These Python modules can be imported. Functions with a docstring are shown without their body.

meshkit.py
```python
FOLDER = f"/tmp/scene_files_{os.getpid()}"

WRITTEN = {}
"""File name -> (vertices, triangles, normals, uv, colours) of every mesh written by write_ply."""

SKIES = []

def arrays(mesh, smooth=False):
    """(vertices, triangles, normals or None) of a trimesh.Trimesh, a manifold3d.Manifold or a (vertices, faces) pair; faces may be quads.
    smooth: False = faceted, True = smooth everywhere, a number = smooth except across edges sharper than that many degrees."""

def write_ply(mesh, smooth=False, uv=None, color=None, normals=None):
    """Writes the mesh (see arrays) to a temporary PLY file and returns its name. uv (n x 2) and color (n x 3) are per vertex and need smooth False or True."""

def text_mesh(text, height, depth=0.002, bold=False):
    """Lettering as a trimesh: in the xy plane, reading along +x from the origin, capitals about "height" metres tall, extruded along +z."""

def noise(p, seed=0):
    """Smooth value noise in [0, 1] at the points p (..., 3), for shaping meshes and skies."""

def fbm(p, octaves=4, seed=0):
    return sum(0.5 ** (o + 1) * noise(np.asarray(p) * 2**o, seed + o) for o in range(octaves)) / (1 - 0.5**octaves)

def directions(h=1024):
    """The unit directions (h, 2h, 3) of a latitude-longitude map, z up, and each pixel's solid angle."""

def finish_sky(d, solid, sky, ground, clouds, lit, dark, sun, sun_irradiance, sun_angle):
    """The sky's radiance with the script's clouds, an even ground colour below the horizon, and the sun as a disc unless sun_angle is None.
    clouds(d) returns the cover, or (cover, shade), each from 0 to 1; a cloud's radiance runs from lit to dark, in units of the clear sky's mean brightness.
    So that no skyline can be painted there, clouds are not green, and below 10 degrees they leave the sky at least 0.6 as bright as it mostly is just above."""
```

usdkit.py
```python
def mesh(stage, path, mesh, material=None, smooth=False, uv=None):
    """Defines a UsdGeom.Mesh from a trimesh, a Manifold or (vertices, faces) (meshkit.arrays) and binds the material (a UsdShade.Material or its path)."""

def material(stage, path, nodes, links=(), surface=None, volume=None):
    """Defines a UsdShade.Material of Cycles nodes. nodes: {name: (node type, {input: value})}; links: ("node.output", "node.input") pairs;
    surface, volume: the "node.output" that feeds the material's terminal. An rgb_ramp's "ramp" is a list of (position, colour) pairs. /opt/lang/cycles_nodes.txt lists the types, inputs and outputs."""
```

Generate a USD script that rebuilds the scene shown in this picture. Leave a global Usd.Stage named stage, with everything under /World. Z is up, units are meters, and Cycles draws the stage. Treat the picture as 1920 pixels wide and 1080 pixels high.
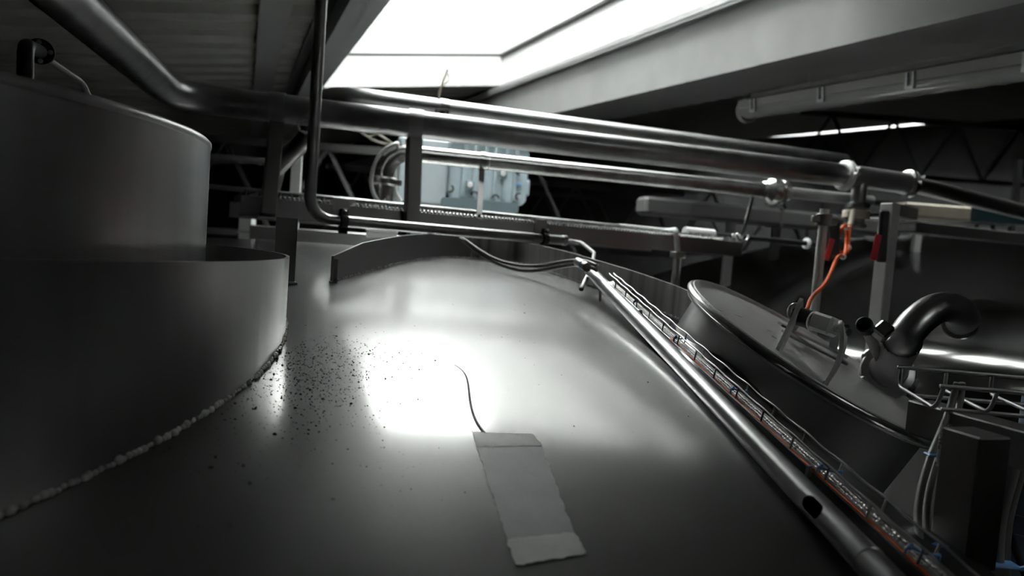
import math, random
import numpy as np, trimesh, meshkit, usdkit
from pxr import Usd, UsdGeom, UsdLux, UsdShade, Sdf, Gf, Vt
from scipy.interpolate import splprep, splev

random.seed(4); rng = np.random.default_rng(11)
stage = Usd.Stage.CreateInMemory()
UsdGeom.SetStageUpAxis(stage, UsdGeom.Tokens.z); UsdGeom.SetStageMetersPerUnit(stage, 1.0)
UsdGeom.Xform.Define(stage, '/World'); UsdGeom.Scope.Define(stage, '/World/Looks')
stage.SetDefaultPrim(stage.GetPrimAtPath('/World'))

# ---------------------------------------------------------------- camera, sky, exposure
EYE = 4.0                                             # the lens is 4 m above the brewery floor
F = 1280.0; ROLL = math.radians(4.3); PITCH = math.radians(-3.35)
FW = np.array([0, math.cos(PITCH), math.sin(PITCH)])
_u = np.cross([1, 0, 0], FW)
RT = np.array([1, 0, 0]) * math.cos(ROLL) + _u * math.sin(ROLL)
UP = -np.array([1, 0, 0]) * math.sin(ROLL) + _u * math.cos(ROLL)
cam = UsdGeom.Camera.Define(stage, '/World/camera')
M4 = Gf.Matrix4d(1.0)
for i, a in enumerate((RT, UP, -FW)):
    M4.SetRow(i, Gf.Vec4d(*map(float, a), 0))
M4.SetRow(3, Gf.Vec4d(0, 0, EYE, 1)); cam.AddTransformOp().Set(M4)
cam.CreateHorizontalApertureAttr(36.0); cam.CreateVerticalApertureAttr(20.25)
cam.CreateFocalLengthAttr(36.0 * F / 1920); cam.CreateClippingRangeAttr(Gf.Vec2f(0.02, 200))
cam.CreateFStopAttr(5.0); cam.CreateFocusDistanceAttr(0.85)
cam.CreateExposureAttr(0.52)

sky = UsdLux.DomeLight.Define(stage, '/World/sky')
sky.CreateIntensityAttr(1.0); sky.CreateColorAttr(Gf.Vec3f(6.5, 6.5, 6.35))

# ---------------------------------------------------------------- helpers
def V(*a): return np.array(a, float)
def nz(a):
    a = np.asarray(a, float); return a / np.linalg.norm(a)
def ray(px, py): return RT * (px - 960) / F - UP * (py - 540) / F + FW
def at(px, py, y):
    d = ray(px, py); return d * (y / d[1])
def lerp(a, b, t): return np.asarray(a) + (np.asarray(b) - np.asarray(a)) * t

cat = lambda ms: trimesh.util.concatenate([m for m in ms if m is not None])
def frame(z, x=None):
    z = nz(z)
    if x is None: x = V(1, 0, 0) if abs(z[0]) < .8 else V(0, 1, 0)
    x = nz(np.asarray(x, float) - z * np.dot(x, z)); return x, np.cross(z, x), z
def place(m, c, x, y, z):
    T = np.eye(4); T[:3, 0], T[:3, 1], T[:3, 2], T[:3, 3] = x, y, z, c
    m = m.copy(); m.apply_transform(T); return m
def rbox(size, bev=.0):
    """a box with chamfered edges"""
    sx, sy, sz = np.asarray(size, float) / 2
    b = min(bev, sx * .95, sy * .95, sz * .95)
    if b <= 0: return trimesh.creation.box(np.asarray(size, float))
    p = []
    for a in (-1, 1):
        for c in (-1, 1):
            for d in (-1, 1):
                p += [(a * sx, c * (sy - b), d * (sz - b)), (a * (sx - b), c * sy, d * (sz - b)), (a * (sx - b), c * (sy - b), d * sz)]
    return trimesh.convex.convex_hull(np.array(p))
def obox(c, size, x=(1, 0, 0), z=(0, 0, 1), bev=.0):
    X, Y, Z = frame(z, x); return place(rbox(size, bev), c, X, Y, Z)
def bar(a, b, w, t, up=(0, 0, 1), bev=.0):
    """a straight bar of section w (sideways) x t (along up) from a to b"""
    a, b = np.asarray(a, float), np.asarray(b, float); d = nz(b - a)
    Y = nz(np.cross(up, d)); Z = np.cross(d, Y)
    return place(rbox((np.linalg.norm(b - a), w, t), bev), (a + b) / 2, d, Y, Z)
def fillet(pts, r, n=7):
    pts = [np.asarray(p, float) for p in pts]; out = [pts[0]]
    rs = r if isinstance(r, (list, tuple)) else [r] * (len(pts) - 2)
    for i in range(1, len(pts) - 1):
        p, a, b = pts[i], nz(pts[i - 1] - pts[i]), nz(pts[i + 1] - pts[i])
        ang = math.acos(max(-1, min(1, a @ b)))
        if ang > 3.1: out.append(p); continue
        t = min(rs[i - 1] / math.tan(ang / 2), np.linalg.norm(pts[i - 1] - p) * .48, np.linalg.norm(pts[i + 1] - p) * .48)
        rr = t * math.tan(ang / 2); c = p + nz(a + b) * (rr / math.sin(ang / 2))
        s, e = p + a * t - c, p + b * t - c; w = math.acos(max(-1, min(1, (s @ e) / (rr * rr))))
        for k in range(n + 1):
            f = k / n; out.append(c + (math.sin((1 - f) * w) * s + math.sin(f * w) * e) / math.sin(w))
    out.append(pts[-1]); return out
def spline(pts, n=40, s=0):
    p = np.array(pts, float).T; tck, _ = splprep(p, s=s, k=min(3, p.shape[1] - 1)); return np.array(splev(np.linspace(0, 1, n), tck)).T
def tube(pts, r, n=16, cap=True):
    p = np.array(pts, float); k = len(p); r = np.broadcast_to(np.asarray(r, float), (k,))
    t = np.zeros_like(p); t[1:-1] = p[2:] - p[:-2]; t[0] = p[1] - p[0]; t[-1] = p[-1] - p[-2]
    t /= np.linalg.norm(t, axis=1)[:, None]
    x, _, _ = frame(t[0]); v = []; a = np.arange(n) * 2 * math.pi / n
    for i in range(k):
        x = nz(x - t[i] * (x @ t[i])); y = np.cross(t[i], x)
        v.append(p[i] + r[i] * (np.cos(a)[:, None] * x + np.sin(a)[:, None] * y))
    v = np.vstack(v); f = []
    for i in range(k - 1):
        for j in range(n):
            q = (i * n + j, i * n + (j + 1) % n, (i + 1) * n + (j + 1) % n, (i + 1) * n + j); f += [(q[0], q[1], q[2]), (q[0], q[2], q[3])]
    if cap:
        v = np.vstack([v, p[0], p[-1]]); m = k * n
        for j in range(n):
            f.append((m, (j + 1) % n, j)); f.append((m + 1, (k - 1) * n + j, (k - 1) * n + (j + 1) % n))
    return trimesh.Trimesh(v, f, process=False)
def lathe(prof, c=(0, 0, 0), axis=(0, 0, 1), n=40, xdir=None):
    """turns the profile [(radius, height), ...] about the axis through c"""
    prof = np.array(prof, float); k = len(prof); a = np.arange(n) * 2 * math.pi / n
    v = np.stack([prof[:, 0, None] * np.cos(a), prof[:, 0, None] * np.sin(a), np.broadcast_to(prof[:, 1, None], (k, n))], -1).reshape(-1, 3)
    f = []
    for i in range(k - 1):
        for j in range(n):
            q = (i * n + j, i * n + (j + 1) % n, (i + 1) * n + (j + 1) % n, (i + 1) * n + j)
            if prof[i, 0] > 1e-9: f.append((q[0], q[1], q[2]) if prof[i + 1, 0] > 1e-9 or True else None)
            if prof[i + 1, 0] > 1e-9: f.append((q[0], q[2], q[3]))
    return place(trimesh.Trimesh(v, f, process=False), c, *frame(axis, xdir))
def ring(c, axis, ro, ri, h, n=32, bev=.0015):
    """a flat ring of height h, centred on c"""
    b = min(bev, h / 3, (ro - ri) / 3)
    return lathe([(ri, -h / 2), (ro - b, -h / 2), (ro, -h / 2 + b), (ro, h / 2 - b), (ro - b, h / 2), (ri, h / 2), (ri, -h / 2)], c, axis, n)
def disc(c, axis, r, h, n=24, bev=.001, xdir=None):
    b = min(bev, h / 3, r / 3)
    return lathe([(0, -h / 2), (r - b, -h / 2), (r, -h / 2 + b), (r, h / 2 - b), (r - b, h / 2), (0, h / 2)], c, axis, n, xdir)
def ball(c, r, s=1):
    m = trimesh.creation.icosphere(subdivisions=s, radius=r); m.apply_translation(c); return m
def bolt(c, axis, r, h):
    X, Y, Z = frame(axis)
    return cat([place(lathe([(0, 0), (r, 0), (r, h * .8), (r * .85, h), (0, h)], n=6), c, X, Y, Z), place(lathe([(r * 1.5, -h * .2), (r * 1.5, h * .1), (0, h * .1)], n=14), c, X, Y, Z)])
def tri_clamp(c, axis, r):
    """a hygienic pipe clamp: two half rings, hinge ears and a wing nut"""
    X, Y, Z = frame(axis)
    return cat([lathe([(r, -.013), (r + .006, -.013), (r + .012, -.008), (r + .013, 0), (r + .012, .008), (r + .006, .013), (r, .013)], c, axis, 32),
                obox(np.asarray(c) - X * (r + .018), (.016, .01, .018), X, Z, .002), obox(np.asarray(c) + X * (r + .018), (.016, .01, .018), X, Z, .002),
                tube([c - X * (r + .02) - Y * .012, c - X * (r + .02) + Y * .02], .003, 8), obox(c - X * (r + .02) + Y * .02, (.022, .007, .006), X, Z, .002)])

names = {}
def numbered(parent, name):
    k = names.get((parent, name), 0); names[parent, name] = k + 1
    return f'{parent}/{name}' + (f'_{k:03d}' if k else '')
class Thing:
    def __init__(s, prim, base): s.prim, s.base, s.path = prim, np.asarray(base, float), str(prim.GetPath())
def keys(prim, label=None, category=None, group=None, kind=None):
    for k, v in (('label', label), ('category', category), ('group', group), ('kind', kind)):
        if v: prim.SetCustomDataByKey(k, v)
def thing(name, label, category, base=(0, 0, 0), group=None, kind=None, world=True):
    """an Xform at the thing's base, whose children are its parts; coordinates are counted from the lens"""
    base = np.asarray(base, float)
    x = UsdGeom.Xform.Define(stage, numbered('/World', name)); x.AddTranslateOp().Set(Gf.Vec3d(float(base[0]), float(base[1]), float(base[2] + EYE)))
    keys(x.GetPrim(), label, category, group, kind); return Thing(x.GetPrim(), base)
def part(t, name, m, mat, smooth=35, label=None, kind=None, parent=None):
    m = m.copy(); m.apply_translation(-t.base)
    p = usdkit.mesh(stage, numbered(parent or t.path, name), m, LOOK[mat], smooth).GetPrim()
    keys(p, label, kind=kind); return str(p.GetPath())
def single(name, label, category, m, mat, smooth=35, group=None, kind=None):
    """a thing that is one mesh"""
    base = np.append(m.bounds.mean(0)[:2], m.bounds[0][2]); m = m.copy(); m.apply_translation(-base)
    p = usdkit.mesh(stage, numbered('/World', name), m, LOOK[mat], smooth); UsdGeom.Xformable(p).AddTranslateOp().Set(Gf.Vec3d(float(base[0]), float(base[1]), float(base[2] + EYE)))
    keys(p.GetPrim(), label, category, group, kind); return p.GetPrim()
def dup(t, loc, label, rotz=0, group=None):
    """a copy of a thing with copies of its parts"""
    was = t.prim.GetCustomData(); loc = np.asarray(loc, float)
    x = UsdGeom.Xform.Define(stage, numbered('/World', t.prim.GetName().rstrip('0123456789').rstrip('_')))
    x.GetPrim().GetReferences().AddInternalReference(t.prim.GetPath())
    x.ClearXformOpOrder(); x.AddTranslateOp().Set(Gf.Vec3d(float(loc[0]), float(loc[1]), float(loc[2] + EYE)))
    if rotz: x.AddRotateZOp().Set(math.degrees(rotz))
    x.GetPrim().SetInstanceable(True); keys(x.GetPrim(), label, was['category'], group or was.get('group')); return x.GetPrim()

# ---------------------------------------------------------------- materials
LOOK = {}
def plain(name, color, rough=.5, metal=0.0, vary=.12, scale=9.0, bump=0.0, rvary=.0, spec=.5, stretch=(1, 1, 1), coat=0.0):
    c = np.array(color, float)
    nodes = {'t': ('texture_coordinate', {}), 'm': ('mapping', {'scale': stretch}), 'n': ('noise_texture', {'scale': scale, 'detail': 5.0, 'roughness': .6}),
             'r': ('rgb_ramp', {'ramp': [(.3, tuple(c * (1 - vary))), (.7, tuple(np.minimum(c * (1 + vary), 1)))]}),
             'p': ('principled_bsdf', {'metallic': metal, 'roughness': rough, 'specular_ior_level': spec, 'coat_weight': coat})}
    links = [('t.object', 'm.vector'), ('m.vector', 'n.vector'), ('n.fac', 'r.fac'), ('r.color', 'p.base_color')]
    if rvary:
        nodes['q'] = ('map_range', {'from_min': .3, 'from_max': .7, 'to_min': rough - rvary, 'to_max': rough + rvary, 'clamp': True}); links += [('n.fac', 'q.value'), ('q.result', 'p.roughness')]
    if bump:
        nodes['b'] = ('bump', {'strength': bump, 'distance': .002}); nodes['n2'] = ('noise_texture', {'scale': scale * 12, 'detail': 3.0}); links += [('m.vector', 'n2.vector'), ('n2.fac', 'b.height'), ('b.normal', 'p.normal')]
    LOOK[name] = usdkit.material(stage, '/World/Looks/' + name, nodes, links, 'p.BSDF')
plain('sheet_steel', (.31, .31, .305), .42, 1, .06, 2.5, rvary=.05, stretch=(1, 1, .2))
plain('bright_steel', (.48, .48, .47), .24, 1, .05, 6, rvary=.04)
plain('pipe_steel', (.38, .38, .38), .33, 1, .06, 5, rvary=.05)
plain('dull_steel', (.42, .42, .42), .45, .85, .10, 7, rvary=.06)
plain('post_steel', (.25, .245, .24), .42, 1, .12, 6, rvary=.06)
plain('weld_steel', (.68, .67, .64), .30, .1, .2, 60)
plain('wire_steel', (.45, .45, .45), .30, 1, .08, 20)
plain('grey_paint', (.20, .20, .198), .45, 0, .10, 3)
plain('white_paint', (.60, .61, .60), .55, 0, .04, 2)
plain('upstand_paint', (.34, .34, .335), .6, 0, .03, 2)
plain('ceiling_paint', (.23, .225, .205), .55, 0, .10, 1.5)
plain('dark_wall', (.025, .025, .025), .8, 0, .3, 1.2)
plain('concrete', (.10, .10, .097), .85, 0, .2, 1.5)
plain('truss_paint', (.055, .055, .054), .6, 0, .1, 3)
plain('lid_steel', (.62, .615, .605), .38, .3, .08, 6, rvary=.06)
plain('dusty_steel', (.44, .435, .425), .5, .5, .08, 6, rvary=.05)
plain('post_paint', (.62, .62, .61), .4, .15, .08, 5)
plain('black_rubber', (.02, .02, .021), .5, 0, .2, 20)
plain('black_plastic', (.02, .02, .022), .35, 0, .2, 20)
plain('white_plastic', (.88, .88, .87), .4, 0, .03, 8)
plain('cream_plastic', (.52, .46, .37), .45, 0, .05, 10)
plain('housing_paint', (.34, .42, .45), .42, 0, .05, 10, bump=.08)
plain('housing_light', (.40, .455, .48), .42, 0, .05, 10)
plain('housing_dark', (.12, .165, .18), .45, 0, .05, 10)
plain('orange_plastic', (.78, .105, .006), .5, 0, .08, 30)
plain('red_plastic', (.65, .02, .04), .4, 0, .1, 30)
plain('blue_plastic', (.10, .28, .62), .4, 0, .1, 40)
plain('grey_sheath', (.20, .20, .19), .45, 0, .08, 25)
plain('lamp_white', (.22, .21, .195), .4, 0, .05, 5)
plain('lamp_lens', (.22, .22, .215), .2, 0, .03, 5)
plain('crumb_brown', (.035, .028, .022), .8, 0, .4, 80)
plain('drip_brown', (.36, .355, .345), .6, 0, .2, 40)
plain('tape_film', (.50, .51, .52), .42, .0, .10, 30, rvary=.08)
plain('tape_white', (.82, .82, .80), .40, .0, .08, 40, rvary=.06)
plain('teal_paint', (.012, .045, .05), .5, 0, .1, 6)
plain('blue_grey_paint', (.16, .19, .24), .4, 0, .06, 6)
def brushed(name, c, r1, r2, mix):
    """rolled sheet: a sharp lobe over a broad one"""
    c = np.array(c); nodes = {'t': ('texture_coordinate', {}), 'n': ('noise_texture', {'scale': 4.0, 'detail': 5.0}), 'r': ('rgb_ramp', {'ramp': [(.3, tuple(c * .95)), (.7, tuple(c * 1.05))]}),
             'a': ('principled_bsdf', {'metallic': 1.0, 'roughness': r1}), 'b': ('principled_bsdf', {'metallic': 1.0, 'roughness': r2}), 'x': ('mix_closure', {'fac': mix})}
    LOOK[name] = usdkit.material(stage, '/World/Looks/' + name, nodes, [('t.object', 'n.vector'), ('n.fac', 'r.fac'), ('r.color', 'a.base_color'), ('r.color', 'b.base_color'), ('a.BSDF', 'x.closure1'), ('b.BSDF', 'x.closure2')], 'x.closure')
brushed('tank_steel', (.275, .275, .27), .14, .40, .38)
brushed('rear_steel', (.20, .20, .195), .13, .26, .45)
plain('collar_steel', (.66, .66, .65), .31, 1, .06, 2.5, rvary=.05, stretch=(1, 1, .2))
plain('streaked_steel', (.42, .41, .40), .40, .6, .35, 26, rvary=.12, stretch=(1, 1, .04))
def braid():
    nodes = {'t': ('texture_coordinate', {}), 'v': ('voronoi_texture', {'scale': 420.0}), 'r': ('rgb_ramp', {'ramp': [(0, (.50, .48, .45)), (.5, (.30, .29, .28)), (1, (.04, .04, .04))]}),
             'b': ('bump', {'strength': .7, 'distance': .001, 'invert': True}), 'p': ('principled_bsdf', {'metallic': .7, 'roughness': .35})}
    LOOK['braid_steel'] = usdkit.material(stage, '/World/Looks/braid_steel', nodes, [('t.object', 'v.vector'), ('v.distance', 'r.fac'), ('r.color', 'p.base_color'), ('v.distance', 'b.height'), ('b.normal', 'p.normal')], 'p.BSDF')
braid()
LOOK['pane'] = usdkit.material(stage, '/World/Looks/pane', {'a': ('transparent_bsdf', {'color': (.96, .98, .98)}), 'g': ('glossy_bsdf', {'color': (.9, .9, .9), 'roughness': .05}), 'x': ('mix_closure', {'fac': .05})},
                               [('a.BSDF', 'x.closure1'), ('g.BSDF', 'x.closure2')], 'x.closure')
LOOK['clear_plastic'] = usdkit.material(stage, '/World/Looks/clear_plastic', {'p': ('principled_bsdf', {'base_color': (.85, .87, .88), 'roughness': .25, 'transmission_weight': .55})}, [], 'p.BSDF')

# ---------------------------------------------------------------- the building: roof, walls, floor
FLOOR = -EYE
VX = nz(ray(462, 349)); UX = ray(4240, 130); UX = nz(UX - VX * (UX @ VX)); WX = np.cross(UX, VX)   # purlin line, slope line, roof normal
HR = .77                                              # roof sheets above the lens, along the roof normal
def roof(s, t, h=0.0): return UX * s + VX * t + WX * (HR + h)    # s across, t along, h above the sheets
def struct(name, m, mat, smooth=False):
    p = usdkit.mesh(stage, '/World/' + name, m, LOOK[mat], smooth); UsdGeom.Xformable(p).AddTranslateOp().Set(Gf.Vec3d(0, 0, EYE)); keys(p.GetPrim(), kind='structure')
SK = (.50, 2.26, 2.10, 6.00)                           # main skylight: s0, s1, t0, t1
SK2 = (20.3, 22.2, 16.4, 23.2)                        # another one far off to the right
SK4 = (1.30, 2.18, -1.80, -.35)                         # the one behind the lens
SK3 = (3.3, 4.1, 1.6, 3.0)                             # and one of the next row, beyond the plated beam
S0, S1, T0, T1 = -6.0, 26.0, -4.0, 27.0
def sheet(s0, s1, t0, t1, pitch=.34, dep=.062):
    """trapezoidal roof sheet, ribs across the purlins"""
    prof = []; t = t0
    while t < t1 - 1e-6:
        for a, h in ((0, 0), (.42, 0), (.52, dep), (.90, dep)):
            if t + a * pitch < t1: prof.append((t + a * pitch, h))
        t += pitch
    prof.append((t1, prof[-1][1]))
    v = [roof(s, t, h + k) for k in (0, .006) for s in (s0, s1) for t, h in prof]; n = len(prof); f = []
    for i in range(n - 1):
        for o, fl in ((0, 0), (2 * n, 1)):
            q = (o + i, o + n + i, o + n + i + 1, o + i + 1); q = q[::-1] if fl else q
            f += [(q[0], q[1], q[2]), (q[0], q[2], q[3])]
    return trimesh.Trimesh(np.array(v), f, process=False)
ceil = UsdGeom.Xform.Define(stage, '/World/ceiling'); ceil.AddTranslateOp().Set(Gf.Vec3d(0, 0, EYE)); keys(ceil.GetPrim(), kind='structure')
ceil_t = Thing(ceil.GetPrim(), (0, 0, 0))
for s0, s1, t0, t1 in ((S0, SK[0], T0, T1), (SK[0], SK[1], T0, SK4[2]), (SK[0], SK4[0], SK4[2], SK4[3]), (SK4[1], SK[1], SK4[2], SK4[3]), (SK[0], SK[1], SK4[3], SK[2]), (SK[0], SK[1], SK[3], T1), (SK[1], SK3[0], T0, T1), (SK3[0], SK3[1], T0, SK3[2]), (SK3[0], SK3[1], SK3[3], T1), (SK3[1], SK2[0], T0, T1), (SK2[0], SK2[1], T0, SK2[2]), (SK2[0], SK2[1], SK2[3], T1), (SK2[1], S1, T0, T1)):
    part(ceil_t, 'roof_sheet', sheet(s0, s1, t0, t1), 'ceiling_paint', False)
    c4 = [roof(a, b, .25 + k) for k in (0, .02) for a in (s0, s1) for b in (t0, t1)]
    part(ceil_t, 'insulation_panel', trimesh.convex.convex_hull(np.array(c4)), 'dark_wall', False)
def quad(a, b, c, d, th, out):
    p = [np.asarray(q) + np.asarray(out) * k for k in (0, th) for q in (a, b, c, d)]; return trimesh.convex.convex_hull(np.array(p))
def window(name, sk, curb, up, inset):
    x = UsdGeom.Xform.Define(stage, '/World/' + name); x.AddTranslateOp().Set(Gf.Vec3d(0, 0, EYE)); keys(x.GetPrim(), kind='structure'); t = Thing(x.GetPrim(), (0, 0, 0))
    s0, s1, t0, t1 = sk; Z = V(0, 0, 1)
    lo = [(s0, t0), (s1, t0), (s1, t1), (s0, t1)]; hi = [(s0 + inset, t0 + inset), (s1 - inset, t0 + inset), (s1 - inset, t1 - inset), (s0 + inset, t1 - inset)]
    for i in range(4):
        a, b = lo[i], lo[(i + 1) % 4]; mid = lerp(roof(*a), roof(*b), .5); cen = roof((s0 + s1) / 2, (t0 + t1) / 2); o = mid - cen; o[2] = 0; e = roof(*b) - roof(*a); o = nz(o - e * (o @ e) / (e @ e))
        A, B = roof(*a), roof(*b)
        part(t, 'curb', quad(A - o * .012 - Z * .006, B - o * .012 - Z * .006, B + Z * curb - o * .012, A + Z * curb - o * .012, .06, o), 'upstand_paint', False)
        part(t, 'seam_strip', quad(A + Z * curb - o * .012, B + Z * curb - o * .012, B + Z * (curb + .016) - o * .012, A + Z * (curb + .016) - o * .012, .06, o), 'grey_paint', False)
        C, D = roof(*hi[i]), roof(*hi[(i + 1) % 4]); z1 = curb + .016
        part(t, 'upstand', quad(A + Z * z1, B + Z * z1, D + Z * (z1 + up), C + Z * (z1 + up), .05, o), 'upstand_paint', False)
    c = [roof(*q) + V(0, 0, curb + .016 + up + k) for k in (0, .01) for q in hi]
    part(t, 'pane', trimesh.convex.convex_hull(np.array(c)), 'pane', False)
    for k in range(1, int((t1 - t0) / 1.2)):
        q = t0 + inset + (t1 - t0 - 2 * inset) * k / int((t1 - t0) / 1.2); part(t, 'glazing_bar', bar(roof(s0, q) + Z * (curb + up + .03), roof(s1, q) + Z * (curb + up + .03), .04, .05), 'upstand_paint', False)
window('window_1', SK, .26, 1.42, .04)
window('window_2', SK2, .4, .5, .05)
window('window_4', SK3, .26, .7, .05)
window('window_3', SK4, .20, .50, .0)
def wall(name, a, b):
    a, b = V(*a), V(*b); d = b - a; n = nz(V(-d[1], d[0])); c = (a + b) / 2 + n * .1; L = np.linalg.norm(d)
    struct(name, obox((c[0], c[1], 1.5), (L, .2, 11), (d[0], d[1], 0)), 'dark_wall')
P2 = lambda s, t: tuple(roof(s, t)[:2])
A_, B_, C_, D_ = P2(-5.5, -3.5), P2(25.5, -3.5), P2(25.5, 25), P2(-5.5, 25)
wall('wall_front', B_, A_); wall('wall_right', C_, B_); wall('wall_back', D_, C_); wall('wall_left', A_, D_)
fl = np.array([(*q, FLOOR - k) for k in (0, .2) for q in (A_, B_, C_, D_)]); fl[:, :2] = (fl[:, :2] - fl[:, :2].mean(0)) * 1.05 + fl[:, :2].mean(0)
struct('floor', trimesh.convex.convex_hull(fl), 'concrete')

# roof steel: an I beam on the left of the skylight, a wide plated beam on its right
def beam(name, label, s_web, h_top, h_bot, bot_w, top_w, t0, t1):
    g = thing(name, label, 'beam', roof(s_web, t0, h_bot - HR))
    L = lambda s, h, t: UX * s + VX * t + WX * h
    def slab(sa, sb, ha, hb): return trimesh.convex.convex_hull(np.array([L(s, h, t) for s in (sa, sb) for h in (ha, hb) for t in (t0, t1)]))
    part(g, 'web', slab(s_web - .006, s_web + .006, h_bot, h_top), 'grey_paint', False)
    part(g, 'bottom_flange', slab(s_web - bot_w[0], s_web + bot_w[1], h_bot, h_bot + .016), 'grey_paint', False)
    part(g, 'top_flange', slab(s_web - top_w, s_web + top_w, h_top - .014, h_top), 'grey_paint', False)
    return g, slab
g, slab = beam('roof_beam', 'dark grey steel I beam running along the left edge of the skylight', .455, .768, .585, (.065, .065), .07, -2.2, 21.5)
part(g, 'edge_angle', slab(.135, .27, .735, .742), 'grey_paint', False)
g, slab = beam('roof_beam', 'wide grey plated steel beam with a lit web on the right of the skylight', 2.20, .70, .40, (.015, .92), .055, -2.2, 21.5)
part(g, 'rear_web', slab(3.10, 3.112, .41, .768), 'grey_paint', False)
part(g, 'trim_strip', slab(2.14, 2.16, .703, .728), 'dull_steel', False)

# ---------------------------------------------------------------- the large tank under the lens: dished head, shell, collar, baffle plate
TA, TB, TX, TY, TH = 2.30, .44, -.60, 2.20, .032
def zdome(x, y):
    u2 = ((x - TX) ** 2 + (y - TY) ** 2) / TA ** 2
    z = -TH - TB * (1 - np.sqrt(np.maximum(1 - u2, 0)))
    q = np.clip((y - .58) / .22, 0, 1); k = 26 + 300 * q * q * (3 - 2 * q); s = np.maximum(x - .345 + .035 * q, 0); w = np.sqrt(.82 / k)   # the shoulder that falls away on the right
    return np.maximum(z - np.where(s < w, k * s ** 3, k * w ** 3 + 2.46 * (s - w)), -1.35)
def ndome(x, y, e=1e-3):
    return nz(V(-(zdome(x + e, y) - zdome(x - e, y)) / (2 * e), -(zdome(x, y + e) - zdome(x, y - e)) / (2 * e), 1))
def foot(x, y):
    """what an upright at x, y stands on: the tank or the floor"""
    return float(zdome(x, y)) - .012 if math.hypot(x - TX, y - TY) < TA * .99 else FLOOR
def hit(px, py, lo=.3, hi=4.0):
    """where the sight line through a pixel meets the tank"""
    d = ray(px, py); d = d / d[1]; y = np.linspace(lo, hi, 1500); g = d[2] * y - zdome(d[0] * y, y); k = int(np.argmax(g < 0))
    if g[k] >= 0: k = int(np.argmin(g)); return d * y[k]
    a, b = y[max(k - 1, 0)], y[k]
    for _ in range(25):
        m = (a + b) / 2; a, b = (m, b) if d[2] * m - zdome(d[0] * m, m) > 0 else (a, m)
    return d * b
tank = thing('storage_tank', 'large brushed stainless tank whose broad dished top fills the foreground', 'tank', (TX, TY, FLOOR))
nr, na = 130, 300
th = np.concatenate([np.linspace(0, 1, nr) ** .8 * math.asin(.985), [math.asin(.993), math.asin(.998), math.pi / 2]]); rr = TA * np.sin(th); aa = np.arange(na) * 2 * math.pi / na
gx, gy = TX + rr[1:, None] * np.cos(aa), TY + rr[1:, None] * np.sin(aa); v = np.stack([gx, gy, zdome(gx, gy)], -1).reshape(-1, 3); v = np.vstack([[TX, TY, -TH], v]); f = []
for j in range(na): f.append((0, 1 + j, 1 + (j + 1) % na))
i, j = np.meshgrid(np.arange(len(rr) - 2), np.arange(na), indexing='ij'); a0, a1 = 1 + i * na + j, 1 + i * na + (j + 1) % na; b0, b1 = a0 + na, a1 + na
f = np.vstack([f, np.stack([a0, b0, b1], -1).reshape(-1, 3), np.stack([a0, b1, a1], -1).reshape(-1, 3)])
part(tank, 'dished_head', trimesh.Trimesh(v, f, process=False), 'tank_steel', True)
ex, ey = TX + TA * np.cos(aa), TY + TA * np.sin(aa); ez = zdome(ex, ey)
v = np.vstack([np.stack([ex, ey, ez], -1), np.stack([ex, ey, 0 * ez + FLOOR], -1)]); j = np.arange(na); k = (j + 1) % na
part(tank, 'shell', trimesh.Trimesh(v, np.vstack([np.stack([j, na + j, na + k], -1), np.stack([j, na + k, k], -1)]), process=False), 'sheet_steel', True)
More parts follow.
